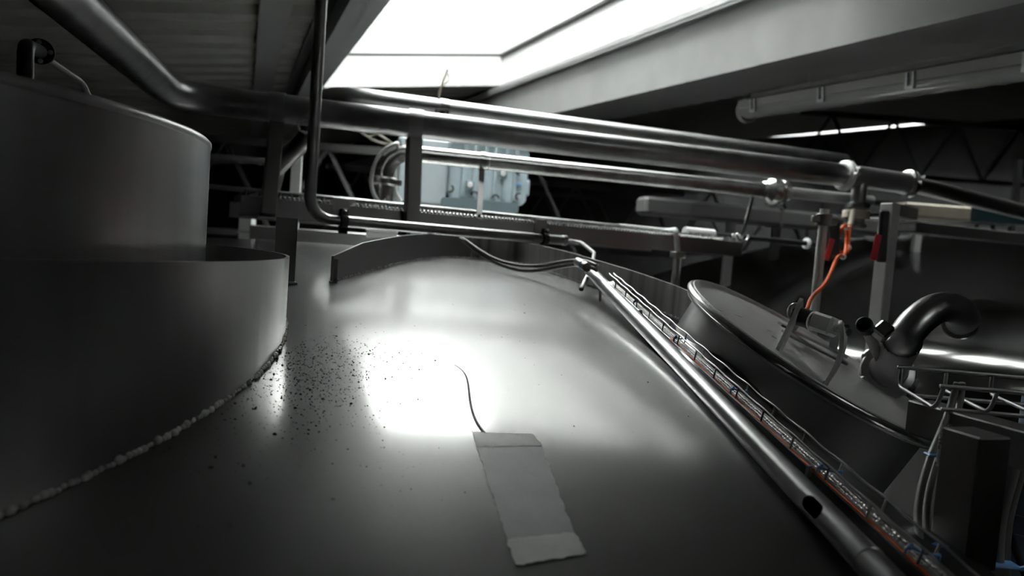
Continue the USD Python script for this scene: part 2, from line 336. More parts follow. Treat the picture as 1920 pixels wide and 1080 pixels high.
def bead(pts, r, seed, parent=None, name='weld_bead', mat='weld_steel', step=.0045):
    """a weld seam: overlapping uneven beads"""
    g = np.random.default_rng(seed); p = np.array(pts); L = np.concatenate([[0], np.cumsum(np.linalg.norm(np.diff(p, axis=0), axis=1))]); n = max(3, int(L[-1] / step))
    q = np.stack([np.interp(np.linspace(0, L[-1], n), L, p[:, k]) for k in range(3)], 1)
    base = trimesh.creation.icosphere(subdivisions=1, radius=1.0); V0, F0 = np.array(base.vertices), np.array(base.faces)
    s = r * g.uniform(.6, 1.5, (n, 1, 1)); v = (V0[None] * s + q[:, None] + g.normal(0, r * .25, (n, 1, 3))).reshape(-1, 3)
    return trimesh.Trimesh(v, (F0[None] + (np.arange(n) * len(V0))[:, None, None]).reshape(-1, 3), process=False)
# collar: a short wide ring welded on the head, standing round a narrower cylinder
CC, CR, CZ = V(-.758, .680), .506, -.031
ca = np.linspace(0, 2 * math.pi, 181); cx, cy = CC[0] + CR * np.cos(ca), CC[1] + CR * np.sin(ca)
def skin(x, y, z0, z1, th, cx_, cy_):
    """a thin upright shell along the plan line x, y from z0 up to z1"""
    p = np.stack([x, y], -1); t = np.gradient(p, axis=0); t /= np.linalg.norm(t, axis=1)[:, None]; n = np.stack([t[:, 1], -t[:, 0]], -1) * th / 2
    k = len(x); v = np.vstack([np.column_stack([p + n, z0]), np.column_stack([p + n, z1]), np.column_stack([p - n, z1]), np.column_stack([p - n, z0])]); f = []
    for i in range(k - 1):
        for o in range(4):
            a, b = o * k, ((o + 1) % 4) * k; f += [(a + i, a + i + 1, b + i + 1), (a + i, b + i + 1, b + i)]
    f += [(0, k, 2 * k), (0, 2 * k, 3 * k), (k - 1, 3 * k - 1, 2 * k - 1), (k - 1, 4 * k - 1, 3 * k - 1)]
    return trimesh.Trimesh(v, f, process=False)
zc = zdome(cx, cy)
col = part(tank, 'collar', skin(cx, cy, zc - .02, 0 * zc + CZ, .004, *CC), 'collar_steel', 40, 'wide open collar ring welded on the tank top')
sel = (ca > math.radians(180)) | (ca < math.radians(80)); idx = np.concatenate([np.where(ca > math.radians(200))[0], np.where(ca < math.radians(75))[0]])
part(tank, 'weld_bead', bead(np.stack([cx + .002 * np.cos(ca), cy + .002 * np.sin(ca), zc + .0015], -1)[idx], .0026, 5), 'weld_steel', True, parent=col, label='pale uneven weld bead')
# baffle plate: an arched upright plate on the crown
bp = [(622, 530), (680, 512), (740, 497), (790, 487), (840, 483.5), (900, 486), (960, 492), (1000, 502), (1060, 520), (1130, 545), (1200, 572), (1270, 597), (1335, 622)]
bh = np.array([hit(*q) for q in bp]); tck, _ = splprep(bh[:, :2].T, s=.0012, k=3); bx, by = np.array(splev(np.linspace(0, 1, 90), tck))
bz = zdome(bx, by); fr = np.linspace(0, 1, 90); ht = .058 + .010 * np.sin(fr * math.pi); ht[:6] -= np.linspace(.012, 0, 6)
for nm, lo_, hi_, m, lb in (('baffle_plate', 0, 37, 'sheet_steel', 'matt left half of the arched upright plate'), ('baffle_plate', 36, 90, 'streaked_steel', 'glossy right half of the arched upright plate')):
    b_ = part(tank, nm, skin(bx[lo_:hi_], by[lo_:hi_], bz[lo_:hi_] - .006, bz[lo_:hi_] + ht[lo_:hi_], .004, 0, 0), m, 40, lb)
    part(tank, 'weld_bead', bead(np.stack([bx, by - .003, bz + .002], -1)[lo_:hi_], .0022, 6 + lo_), 'weld_steel', True, parent=b_)
part(tank, 'end_return', obox(V(bx[0] + .004, by[0] + .004, bz[0] + .018), (.012, .004, .046), bev=.001), 'sheet_steel', False)
part(tank, 'seam', bead(np.array([(bx[36], by[36] - .003, bz[36] + h) for h in np.linspace(.002, ht[36], 20)]), .002, 8, step=.003), 'weld_steel', True)

# loose crumbs by the collar, a dried drip and a taped film patch on the head
def scatter(n, seed):
    g = np.random.default_rng(seed); out = []
    O8 = np.array([(1, 0, 0), (-1, 0, 0), (0, 1, 0), (0, -1, 0), (0, 0, .7), (0, 0, -.7)]); F8 = np.array([(0, 2, 4), (2, 1, 4), (1, 3, 4), (3, 0, 4), (2, 0, 5), (1, 2, 5), (3, 1, 5), (0, 3, 5)])
    vs, fs = [], []
    while len(vs) < n:
        k = g.random()
        if k < .74: x, y = g.normal(-.20, .04), g.normal(.70, .07)
        elif k < .93: x, y = g.normal(-.17, .07), g.normal(.60, .09)
        else: x, y = g.uniform(-.4, .3), g.uniform(.5, 1.5)
        if math.hypot(x - CC[0], y - CC[1]) < CR + .006 or y < .38: continue
        r = g.choice([.0004, .0006, .0009, .0016], p=[.5, .33, .145, .025]); w = O8 * r * g.uniform(.5, 1.4, 3)
        a = g.uniform(0, 6.28); w = w @ np.array([[math.cos(a), -math.sin(a), 0], [math.sin(a), math.cos(a), 0], [0, 0, 1]])
        fs.append(F8 + 6 * len(vs)); vs.append(w + V(x, y, float(zdome(x, y)) + r * .3))
    return trimesh.Trimesh(np.vstack(vs), np.vstack(fs), process=False)
single('crumbs', 'dark dry crumbs scattered on the tank top beside the collar', 'crumbs', scatter(1500, 3), 'crumb_brown', False, kind='stuff')
def patch(px, n=24, m=8, lift=.0004, jitter=0.0, seed=0):
    """a thin sheet lying on the tank between four corner pixels"""
    g = np.random.default_rng(seed); c = [hit(*q) for q in px]; v = []
    for i in range(n + 1):
        for j in range(m + 1):
            p = lerp(lerp(c[0], c[1], j / m), lerp(c[3], c[2], j / m), i / n); e = g.normal(0, jitter, 2) if (i in (0, n) or j in (0, m)) else (0, 0)
            v.append((p[0] + e[0], p[1] + e[1], float(zdome(p[0] + e[0], p[1] + e[1])) + lift + abs(g.normal(0, jitter * .12))))
    v = np.array(v); N = len(v); lo_ = v.copy(); lo_[:, 2] -= lift * 1.5; f = []
    for i in range(n):
        for j in range(m):
            q = (i * (m + 1) + j, i * (m + 1) + j + 1, (i + 1) * (m + 1) + j + 1, (i + 1) * (m + 1) + j); f += [(q[0], q[2], q[1]), (q[0], q[3], q[2])]; q = [k + N for k in q]; f += [(q[0], q[1], q[2]), (q[0], q[2], q[3])]
    return trimesh.Trimesh(np.vstack([v, lo_]), f, process=False)
film = thing('film_patch', 'pale plastic film strip taped to the tank top at both ends', 'tape', hit(990, 930))
part(film, 'film', patch([(892, 836), (1014, 835), (1078, 1004), (951, 1014)], 28, 12, .0004, .0005, 1), 'tape_film', 40)
part(film, 'tape', patch([(886, 812), (1000, 815), (1018, 838), (893, 838)], 6, 14, .0008, .0005, 2), 'tape_white', 40, 'upper strip of pale tape')
part(film, 'tape', patch([(949, 1012), (1077, 1000), (1101, 1040), (968, 1063)], 8, 14, .0008, .0005, 3), 'tape_white', 40, 'lower strip of pale tape')
dp = [hit(*q) for q in ((852, 684), (866, 694), (876, 712), (880, 740), (884, 765), (893, 790), (909, 813))]
single('drip_trail', 'thin dried grey drip trail running down to the taped film', 'stain', tube([p + V(0, 0, -.0010) for p in spline(dp, 40)], np.linspace(.0012, .0021, 40), 8), 'drip_brown', True)

# the narrower cylinder inside the collar, with a bent pipe and a bracing rod on its lid
IR, IZ = .411, .102
drum = thing('cylinder_vessel', 'tall plain stainless cylinder rising inside the collar on the left', 'cylinder', (CC[0], CC[1], -.20))
part(drum, 'body', lathe([(IR, -.25), (IR, IZ - .010)], (*CC, 0), n=120), 'collar_steel', True)
part(drum, 'lid', lathe([(IR, IZ - .010), (IR + .0012, IZ - .008), (IR + .001, IZ - .004), (IR - .002, IZ - .001), (IR - .006, IZ), (IR - .12, IZ + .001), (0, IZ + .002)], (*CC, 0), n=120), 'collar_steel', 50)
g = thing('vent_pipe', 'dark bent vent pipe with a flange on the lid of the left cylinder', 'pipe', at(48, 165, .80))
b0, b1, b2 = at(48, 165, .80), at(48, 85, .80), at(76, 97, .92)
part(g, 'pipe', tube(fillet([b0 + V(0, 0, -.05), b1, b2], .018), .0085, 16), 'black_plastic', True); part(g, 'flange', disc(b2, b2 - b1, .0165, .016), 'black_plastic')
for k in range(4): part(g, 'bolt', bolt(b2 + frame(b2 - b1)[0] * .012 * math.cos(k * 1.57) + frame(b2 - b1)[1] * .012 * math.sin(k * 1.57) - nz(b2 - b1) * .008, -(b2 - b1), .0022, .003), 'dull_steel', False)
single('brace_rod', 'thin dull rod sloping from the black flange to the cylinder lid', 'rod', tube(fillet([at(88, 110, .93), at(155, 155, 1.0), at(166, 182, 1.0)], .012), .0042, 10), 'dull_steel', True)

# ---------------------------------------------------------------- pipes under the roof
GR = 'steel pipes crossing under the skylight'
pa0, pa1, paN = at(325, 173, 1.83), at(1580, 335, 2.37), at(110, -20, 1.05); zA = (pa0[2] + pa1[2] + paN[2]) / 3
for p in (pa0, pa1, paN): p[2] = zA
farN = paN + (paN - pa0) * .9
A = thing('main_pipe', 'long thick steel pipe crossing the picture with an elbow at the upper left', 'pipe', lerp(pa0, pa1, .5))
da = nz(pa1 - pa0)
part(A, 'pipe', tube(fillet([farN, pa0, pa1], .11, 12), .0388, 36), 'pipe_steel', True)
for q in (.30, .66): part(A, 'weld_bead', bead([lerp(pa0, pa1, q) + .039 * (math.cos(a) * nz(np.cross(da, V(0, 0, 1))) + math.sin(a) * V(0, 0, 1)) for a in np.linspace(0, 6.3, 60)], .0008, 9, step=.003), 'pipe_steel', True)
st = lerp(pa0, pa1, .165); sd = at(518, 315, 2.05)
br = part(A, 'branch_pipe', tube(fillet([st, st + V(-.01, .05, -.05), sd, sd + V(-.06, .1, -.12)], .05), .027, 20), 'post_steel', True)
part(A, 'weld_bead', bead([st + V(-.005, -.02, -.042) + .026 * (math.cos(a) * V(.8, -.2, .1) + math.sin(a) * V(0, -.5, .6)) for a in np.linspace(0, 6.3, 60)], .003, 12, step=.004), 'weld_steel', True, parent=br)
dk0 = pa1 + da * .02; dk1 = at(1702, 352, 2.46); dk1[2] = zA
K = thing('tee_pipe', 'dark pipe end with a short downward branch right of the bright clamp', 'pipe', lerp(dk0, dk1, .5))
part(K, 'run', tube([dk0, dk1], .0375, 32), 'dull_steel', True)
tb = at(1611, 350, 2.385); tb[2] = zA
part(K, 'branch', tube([tb, tb + V(.002, 0, -.10)], .025, 24), 'pipe_steel', True)
part(K, 'end_clamp', tri_clamp(dk1, dk1 - dk0, .037), 'bright_steel', 40)
dx1 = at(1990, 415, 2.9)
single('outgoing_pipe', 'dark steel pipe leaving the tee towards the right edge', 'pipe', tube([dk1 + da * .015, dx1], .030, 20), 'post_steel', True)
c = thing('pipe_clamp', 'bright hygienic clamp at the right end of the long thick pipe', 'clamp', pa1)
part(c, 'half_ring', tri_clamp(pa1 + da * .008, da, .039), 'white_plastic', 40)
part(c, 'gasket', ring(pa1 + da * .024, da, .045, .030, .004), 'black_rubber')
# the second thick pipe, behind and above
pb0, pb1 = at(640, 183, 2.27), at(1600, 309, 2.85); zB = (pb0[2] + pb1[2]) / 2; pb0[2] = pb1[2] = zB
B = thing('rear_pipe', 'second thick steel pipe running just behind and above the long pipe', 'pipe', lerp(pb0, pb1, .5)); db = nz(pb1 - pb0)
part(B, 'pipe', tube(fillet([pb0 + V(-.30, .55, .02), pb0 + V(-.02, -.005, 0), pb1 - db * .05], .10, 10), .0388, 36), 'pipe_steel', True)
cp = lerp(pb0, pb1, .165); cl = thing('pipe_bracket', 'small two bolt bracket on the rear thick pipe with a hanging strap', 'bracket', cp)
part(cl, 'band', ring(cp, db, .0405, .0388, .03), 'bright_steel')
for k in (-1, 1): part(cl, 'bolt', bolt(cp + db * .012 * k + V(0, -.039, -.012), V(0, -1, 0), .0055, .008), 'bright_steel', False)
part(cl, 'base', obox(cp + V(0, -.040, -.012), (.046, .006, .018), db, bev=.001), 'black_rubber')
part(cl, 'hanging_strap', cat([tube(spline([cp + V(-.01, 0, .03), cp + V(.0, -.01, .09), cp + V(.010, 0, .105), cp + V(.004, .01, .13)], 16), .0025, 6), tube(spline([cp + V(-.018, 0, .035), cp + V(-.012, -.01, .07), cp + V(.006, 0, .14)], 12), .003, 6)]), 'cream_plastic', True)
# third pipe: bends down into a vessel neck on the left
pc0, pc1 = at(728, 283, 2.14), at(1425, 356, 2.43); zC = (pc0[2] + pc1[2]) / 2; pc0[2] = pc1[2] = zC; dc = nz(pc1 - pc0)
C = thing('bent_pipe', 'bright medium pipe with a bend down on its left in front of the blue-grey housing', 'pipe', lerp(pc0, pc1, .5))
low = pc0 + V(-.012, 0, -.22)
part(C, 'pipe', tube(fillet([low, pc0, pc1], .075, 12), .0262, 30), 'bright_steel', True)
part(C, 'weld_bead', bead([lerp(pc0, pc1, .245) + .0266 * (math.cos(a) * nz(np.cross(dc, V(0, 0, 1))) + math.sin(a) * V(0, 0, 1)) for a in np.linspace(0, 6.3, 50)], .0009, 19, step=.002), 'weld_steel', True)
cj = at(725, 340, 2.14); c = thing('pipe_clamp', 'bright clamp ring on the vertical leg of the bent pipe', 'clamp', cj)
part(c, 'half_ring', tri_clamp(V(low[0] + .008, low[1], cj[2]), (0.05, 0, 1), .0265), 'bright_steel', 40)
# check valve and thin continuation
cv = at(1453, 361, 2.44); cv[2] = zC
k = thing('check_valve', 'round bright check valve at the right end of the bent pipe', 'valve', cv)
part(k, 'body', lathe([(.027, -.055), (.031, -.05), (.031, -.042), (.027, -.04), (.046, -.022), (.050, -.004), (.050, .004), (.040, .016), (.044, .018), (.044, .03), (.036, .032), (.03, .05), (.02, .056)], cv, dc, 36), 'bright_steel', 30)
for q in range(6): part(k, 'bolt', bolt(cv - dc * .0 + .053 * (math.cos(q * 1.05) * frame(dc)[0] + math.sin(q * 1.05) * frame(dc)[1]), dc, .004, .01), 'bright_steel', False)
part(k, 'outlet', tube([cv + dc * .05, cv + dc * .40], .020, 20), 'dull_steel', True)
# ---------------------------------------------------------------- walkway edge: channel, toothed grating, posts, handrail tube
w0, w1 = at(452, 364, 1.80), at(1392, 456, 2.55); zW = (w0[2] + w1[2]) / 2; w0[2] = w1[2] = zW; dw = nz(w1 - w0); nw = nz(np.cross(dw, V(0, 0, 1)))
if nw[1] > 0: nw = -nw
W = thing('walkway', 'raised steel walkway edge with a toothed grating across the middle', 'walkway', lerp(w0, w1, .5))
HW = .053
part(W, 'channel', cat([bar(w0 - V(0, 0, HW / 2), w1 - V(0, 0, HW / 2), .005, HW, bev=.001), bar(w0 - nw * .018 - V(0, 0, HW - .002), w1 - nw * .018 - V(0, 0, HW - .002), .036, .004), bar(w0 - nw * .018 - V(0, 0, .002), w1 - nw * .018 - V(0, 0, .002), .036, .004)]), 'sheet_steel', False)
teeth = []; L = np.linalg.norm(w1 - w0); n = int(L / .0115)
for i in range(n):
    q = (i + .5) / n
    if q < .03 or q > .95: continue
    p = lerp(w0, w1, q); teeth.append(obox(p + nw * .002 + V(0, 0, .003), (.0075, .006, .008), dw, bev=.0022))
part(W, 'grating_teeth', cat(teeth), 'bright_steel', False, kind='stuff')
bars = [obox(lerp(w0, w1, (i + .5) / 60) - nw * .28 + V(0, 0, .006), (.003, .52, .022), dw) for i in range(60)]
part(W, 'grating_bars', cat(bars), 'dull_steel', False, kind='stuff')
part(W, 'rear_channel', bar(w0 - nw * .55 - V(0, 0, HW / 2), w1 - nw * .55 - V(0, 0, HW / 2), .005, HW), 'sheet_steel', False)
def onW(px, off=0.0):
    """the point of the walkway's front face that stands at a picture column"""
    d = ray(px, 420); d = d / d[1]; q = np.linalg.solve(np.array([[d[0], -dw[0]], [1, -dw[1]]]), w0[:2] + nw[:2] * off); return V(d[0] * q[0], q[0], zW)
def onpipe(px, p0, p1):
    d = ray(px, 300); d = d / d[1]; e = p1 - p0; q = np.linalg.solve(np.array([[d[0], -e[0]], [1, -e[1]]]), p0[:2]); return p0 + e * q[1]
# two square posts carry the thick pipe from the walkway
for px, wd, lb in ((507, .038, 'dark square post under the thick pipe near the collar'), (772, .040, 'square steel post in front of the blue-grey housing')):
    b = onW(px + (-6 if px < 600 else 0), .024); tpt = onpipe(px + (8 if px < 600 else 2), pa0, pa1); g = thing('pipe_post', lb, 'post', b + V(0, 0, -HW))
    part(g, 'tube', bar(b + V(0, 0, -HW + .002), V(tpt[0], tpt[1], zA - .040), wd, wd, up=nw, bev=.002), 'post_steel', False)
    part(g, 'saddle', lathe([(.0400, -.02), (.0425, -.02), (.0425, .02), (.0400, .02), (.0400, -.02)], V(tpt[0], tpt[1], zA), da, 30), 'dull_steel', 40)
    part(g, 'foot_plate', obox(b + V(0, 0, -HW - .001), (wd * 1.5, wd * 1.3, .005), dw, bev=.001), 'dull_steel', False)
# leg plate that carries the left end of the walkway on the tank
lg = hit(532, 531); lt = V(lg[0], lg[1], at(532, 408, lg[1])[2]); zb = float(zdome(lg[0], lg[1])); wl = onW(545, .0)
lgp = part(W, 'leg', bar(V(lg[0], lg[1], zb - .01), lt, .034, .005, up=nw, bev=.001), 'post_steel', False, 'dark folded leg plate beside the collar')
part(W, 'side_fold', bar(V(lg[0] - .014, lg[1] + .02, zb - .01), lt + V(-.014, .02, 0), .004, .04, up=nw), 'post_steel', False, parent=lgp)
part(W, 'arm', bar(lt + V(0, 0, -.03), V(wl[0], wl[1], zW - HW - .012), .034, .03, bev=.002), 'post_steel', False, parent=lgp)
part(W, 'foot', obox((lg[0], lg[1], zb + .0015), (.040, .03, .004), dw, bev=.001), 'dull_steel', False, parent=lgp)
# thin handrail tube along the walkway, ending in a bend down to a fitting
f0, f1 = at(395, 354, 1.86), at(1262, 431, 2.52); zF = (f0[2] + f1[2]) / 2; f0[2] = f1[2] = zF; df = nz(f1 - f0)
Fz = thing('thin_pipe', 'thin bright pipe above the walkway bending down to a union on the right', 'pipe', lerp(f0, f1, .5))
u_ = at(1271, 478, 2.34)
fm = lerp(f0, f1, .85)
part(Fz, 'pipe', tube([f0 - df * .3, fm], .0072, 14), 'pipe_steel', True)
part(Fz, 'sleeve', tube(fillet([fm, lerp(fm, f1, .9), at(1268, 431, 2.34), u_], .022), .0092, 14), 'white_paint', True, 'pale outer sleeve at the bend')
k = thing('union_fitting', 'hexagonal union with two stems below the bend of the thin pipe', 'fitting', u_ + V(0, 0, -.2))
part(k, 'hex_nut', lathe([(0, -.011), (.026, -.011), (.028, -.008), (.028, .008), (.026, .011), (0, .011)], u_, (0, 0, 1), 6), 'bright_steel', False)
for s in (-1, 1): part(k, 'stem', tube([u_ + V(.008 * s, 0, 0), u_ + V(.008 * s - .004, -.02, -.15)], .0065, 12), 'bright_steel', True)
part(k, 'base', lathe([(0, -.03), (.022, -.03), (.022, .0), (.014, .004), (.014, .016), (0, .016)], u_ + V(-.006, -.02, -.165), (0, 0, 1), 20), 'black_plastic')
# clamp strip of the third pipe, white strip light end, dark hose
c9 = onpipe(905, pc0, pc1); o9 = onW(897, .01)
g = thing('pipe_hanger', 'narrow strap from the bent pipe down to the walkway, in front of the housing', 'strap', V(o9[0], o9[1], zW))
part(g, 'band', ring(c9, dc, .0285, .0262, .022), 'bright_steel'); part(g, 'strap', bar(V(o9[0], o9[1], zW - .004), c9 - V(0, 0, .027), .019, .003, up=nw), 'dull_steel', False)
part(g, 'bolt', bolt(V(o9[0], o9[1], zW + .004) + nw * .003, nw, .004, .006), 'bright_steel', False)
h0, h1 = at(1337, 440, 2.56), at(1512, 461, 2.72); h1[2] = h0[2]
g = thing('dark_hose', 'thin dark hose with a white end cap right of the white sleeve', 'hose', lerp(h0, h1, .5)); dh = nz(h1 - h0)
part(g, 'hose', tube([h0, h1 + dh * .08], .0105, 14), 'black_rubber', True); part(g, 'end_cap', ring(h1, dh, .021, .009, .012), 'white_plastic', 40, 'round white end cap')
lbp = lerp(h0, h1, .23); part(g, 'tag', obox(lbp + nw * .003 - V(0, 0, .006), (.05, .024, .030), dh, bev=.003), 'white_plastic', False, 'small white tag')
part(g, 'sleeve', tube([h0 - dh * .125, h0 - dh * .12, h0], .0195, 16), 'white_plastic', 40, 'thick white sleeve')
hg = at(1411, 372, 2.44); hl = at(1406, 441, 2.60)
g = thing('pipe_hanger', 'slim hanger with a hooked foot under the right end of the bent pipe', 'strap', V(hg[0], hg[1], hl[2]))
part(g, 'strap', bar(V(hg[0], hg[1], zC - .027), V(hg[0] + .01, hg[1] + .1, h0[2] + .004), .016, .004, up=nw), 'bright_steel', False)
part(g, 'hook', tube(spline([V(hg[0] - .012, hg[1] + .095, h0[2] + .01), V(hg[0] + .0, hg[1] + .09, h0[2] - .013), V(hg[0] + .024, hg[1] + .095, h0[2] - .013), V(hg[0] + .032, hg[1] + .1, h0[2] + .008)], 14), .005, 8), 'bright_steel', True)
# front tube: drops from the roof, turns along the walkway, held by two clips, with a thin conduit out of its end
e0 = at(597, 100, 1.62); eb = at(579, 408, 1.62); ev = V(*((e0[:2] + eb[:2]) / 2), 0); e1 = at(1058, 449, 2.03)
zE = at(800, 429, 1.82)[2]
eb = V(ev[0], ev[1], zE); e1 = V(e1[0], e1[1], zE); de = nz(e1 - eb)
E1 = thing('drop_tube', 'grey tube dropping from the roof and turning right along the walkway edge', 'pipe', eb)
part(E1, 'tube', tube(fillet([V(ev[0], ev[1], .73), eb, e1], .055, 12), .0138, 24), 'pipe_steel', True)
part(E1, 'end_collar', ring(e1, de, .0155, .010, .012), 'bright_steel')
part(E1, 'conduit', tube(fillet([e1 - de * .02, e1 + de * .06, at(1114, 474, 1.80), at(1110, 500, 1.55), at(1090, 542, 1.36)], [.04, .05, .05], 9), .0048, 12), 'dull_steel', True, 'thin bent conduit out of the tube end')
def clip(px, lb):
    d = ray(px, 430); d = d / d[1]; q = np.linalg.solve(np.array([[d[0], -de[0]], [1, -de[1]]]), eb[:2]); return eb + de * q[1], lb
cA, lA = clip(642, ''); cB, lB = clip(1021, '')
g = thing('tube_clip', 'left of the two black clips holding the grey tube, nearer the collar', 'clip', cA, group='clips of the grey tube')
X, Y, Z = de, nz(np.cross(V(0, 0, 1), de)), V(0, 0, 1)
part(g, 'shell', cat([place(rbox((.022, .012, .062), .003), cA - Y * .004, X, Y, Z), ring(cA, de, .0185, .0140, .020)]), 'black_rubber', 40)
part(g, 'back_plate', place(rbox((.044, .004, .055), .004), cA + Y * .022 + Z * .03, X, Y, Z), 'dull_steel', False)
part(g, 'bolt', bolt(cA - Y * .012 + Z * .022, -Y, .0055, .008), 'bright_steel', False)
dup(g, cB, 'right of the two black clips holding the grey tube, near its end')

# ---------------------------------------------------------------- behind the pipes: cast housing, cross beam, lights
hd = 3.40; HS = 1.38; hb_ = V(*at(868, 340, hd)); hx = nz(V(1, .22, 0)); hz = V(0, 0, 1); hy = np.cross(hz, hx)
Hs = thing('gear_housing', 'blue-grey cast metal housing with ribs and bolt recesses behind the bent pipe', 'housing', (hb_[0], hb_[1], float(zdome(hb_[0], hb_[1]))))
def hp(px, py, out=0.0):
    d = ray(px, py); q = (hb_ @ hy) / (d @ hy); return d * q - hy * out
xl, xr, zt, zl = -.325, .325, .20, -.135
def hbox(x0, x1, z0, z1, y0, y1, bev): return place(rbox((x1 - x0, y1 - y0, z1 - z0), bev), hb_ + hx * (x0 + x1) / 2 + hy * (y0 + y1) / 2 + hz * (z0 + z1) / 2, hx, hy, hz)
part(Hs, 'smooth_cover', hbox(xl, -.065, zl, zt, .015, .36, .016), 'housing_light', False, 'smooth left half of the blue-grey housing')
from shapely.geometry import box as sbox
rm = trimesh.creation.extrude_polygon(sbox(-.07, zl + .038, xr, zt).buffer(-.04).buffer(.04, quad_segs=8), .36)
part(Hs, 'ribbed_cover', place(rm, hb_ + hy * .36, hx, hz, -hy), 'housing_paint', 25)
for k in range(6):
    x = .0 + k * .052; part(Hs, 'rib', tube([hb_ + hx * x + hz * (zl + .062) - hy * .001, hb_ + hx * x + hz * (zt - .016) - hy * .001], .012, 12), 'housing_paint', True)
part(Hs, 'bottom_flange', place(trimesh.creation.extrude_polygon(sbox(-.10, zl, xr - .04, zl + .05).buffer(-.011).buffer(.011), .07), hb_ + hy * .048, hx, hz, -hy), 'housing_dark', 25, 'darker lower flange')
part(Hs, 'top_flange', hbox(-.07, xr, zt - .008, zt + .016, -.016, .36, .005), 'housing_paint', False)
for (px, py, a0) in ((846, 304, 4.6), (843, 354, -.4), (889, 366, 1.6), (928, 372, 1.6), (973, 322, 3.1), (972, 369, 2.7)):
    c = hp(px, py, .012); arc = [c + .0165 * (math.cos(a) * hx + math.sin(a) * hz) - hy * .004 for a in np.linspace(a0 - 1.6, a0 + 1.6, 14)]
    r_ = part(Hs, 'bolt_recess', tube(arc, .0045, 8), 'black_rubber', True, 'dark curved bolt recess')
    part(Hs, 'bolt', bolt(c - hy * .001, -hy, .0065, .009), 'housing_light', False, parent=r_)
for (px, py) in ((880, 347), (942, 326)):
    c = hp(px, py, .014); r_ = part(Hs, 'pad', place(rbox((.042, .012, .040), .003), c, hx, hy, hz), 'housing_dark', False)
    part(Hs, 'bolt', cat([ring(c - hy * .008, -hy, .0125, .0062, .006), ball(c - hy * .008, .0042)]), 'white_plastic', 30, parent=r_)
part(Hs, 'side_lug', hbox(xr - .004, xr + .022, -.04, .04, .028, .085, .006), 'housing_paint', False)
part(Hs, 'data_plate', hbox(xr - .075, xr - .028, .006, .013, -.010, 0, .001), 'blue_plastic', False, 'tiny blue strip')
for sx in (-.20, .16): part(Hs, 'foot', hbox(sx - .04, sx + .04, float(zdome(hb_[0] + sx, hb_[1] + .2)) - .01 - hb_[2], zl + .004, .06, .30, .004), 'housing_dark', False)
# white cable looping round the bent pipe, and thin wisps above
lp = [at(*q, 2.22) for q in ((752, 378), (741, 350), (740, 322), (738, 300))]; l2 = [at(*q, 2.09) for q in ((736, 272), (722, 280), (706, 300), (697, 330), (698, 355), (710, 377))]
single('white_cable', 'white cable looping round the left bend of the medium pipe', 'cable', tube(spline(lp + l2, 50), .0062, 10), 'white_plastic', True)
ws = spline([at(*q, 2.3) for q in ((660, 235), (676, 248), (700, 263), (735, 270))], 24)
w2 = spline([at(*q, 2.3) for q in ((672, 245), (702, 250), (722, 260), (738, 271))], 24)
single('cable_wisp', 'loose pale cables hanging behind the thick pipe left of the bend', 'cable', cat([tube(ws, .004, 8), tube(w2, .0035, 8), tube(spline([at(*q, 2.31) for q in ((690, 257), (715, 255), (728, 268))], 14), .003, 8)]), 'cream_plastic', True)
# lower cross beam with a clear bulkhead lamp, white post on the far left
x0, x1 = at(470, 436, 2.75), at(905, 452, 2.95); x1[2] = x0[2]
single('cross_beam', 'plain grey cross beam below the walkway at the left', 'beam', bar(x0, x1, .05, .062, bev=.003), 'sheet_steel', False)
lm = at(716, 441, 2.5); g = thing('bulkhead_lamp', 'small clear bulkhead lamp under the walkway above the baffle plate', 'lamp', lm)
part(g, 'cover', place(rbox((.110, .05, .028), .006), lm, V(1, .1, 0) / 1.005, V(-.1, 1, 0) / 1.005, V(0, 0, 1)), 'white_plastic', False); part(g, 'base', place(rbox((.112, .055, .009), .003), lm + V(0, 0, .016), V(1, .1, 0) / 1.005, V(-.1, 1, 0) / 1.005, V(0, 0, 1)), 'white_plastic', False)
part(g, 'stem', tube([lm + V(0, .02, .02), lm + V(0, .06, .075)], .008, 10), 'dull_steel')
wp = at(464, 420, 3.0); g = thing('white_post', 'short white post with a diagonal brace behind the collar', 'post', (wp[0], wp[1], foot(*wp[:2])))
part(g, 'tube', bar(V(wp[0], wp[1], foot(*wp[:2])), V(wp[0], wp[1], wp[2] + .055), .055, .055, up=(0, 1, 0), bev=.003), 'white_paint', False)
part(g, 'brace', bar(V(wp[0], wp[1], wp[2] - .03) + V(.02, 0, 0), V(wp[0] + .10, wp[1], wp[2] - .14), .012, .012), 'dull_steel', False)
part(g, 'joint_band', obox((wp[0], wp[1], wp[2] - .035), (.058, .058, .012)), 'dull_steel', False)
wq = at(556, 320, 2.9); g = thing('white_upright', 'pale flat upright standing behind the drop tube', 'post', (wq[0], wq[1], foot(*wq[:2])))
part(g, 'plate', bar(V(wq[0], wq[1], foot(*wq[:2])), V(wq[0], wq[1], at(556, 272, 2.9)[2]), .042, .012, up=(0, 1, 0)), 'white_paint', False)
part(g, 'cap', obox(V(wq[0], wq[1], at(556, 270, 2.9)[2]), (.055, .02, .02), bev=.004), 'weld_steel', False)
single('far_pipe', 'short dull pipe behind the left cylinder', 'pipe', tube([at(380, 292, 3.0), at(520, 305, 3.2)], .014, 14), 'dark_wall', True)

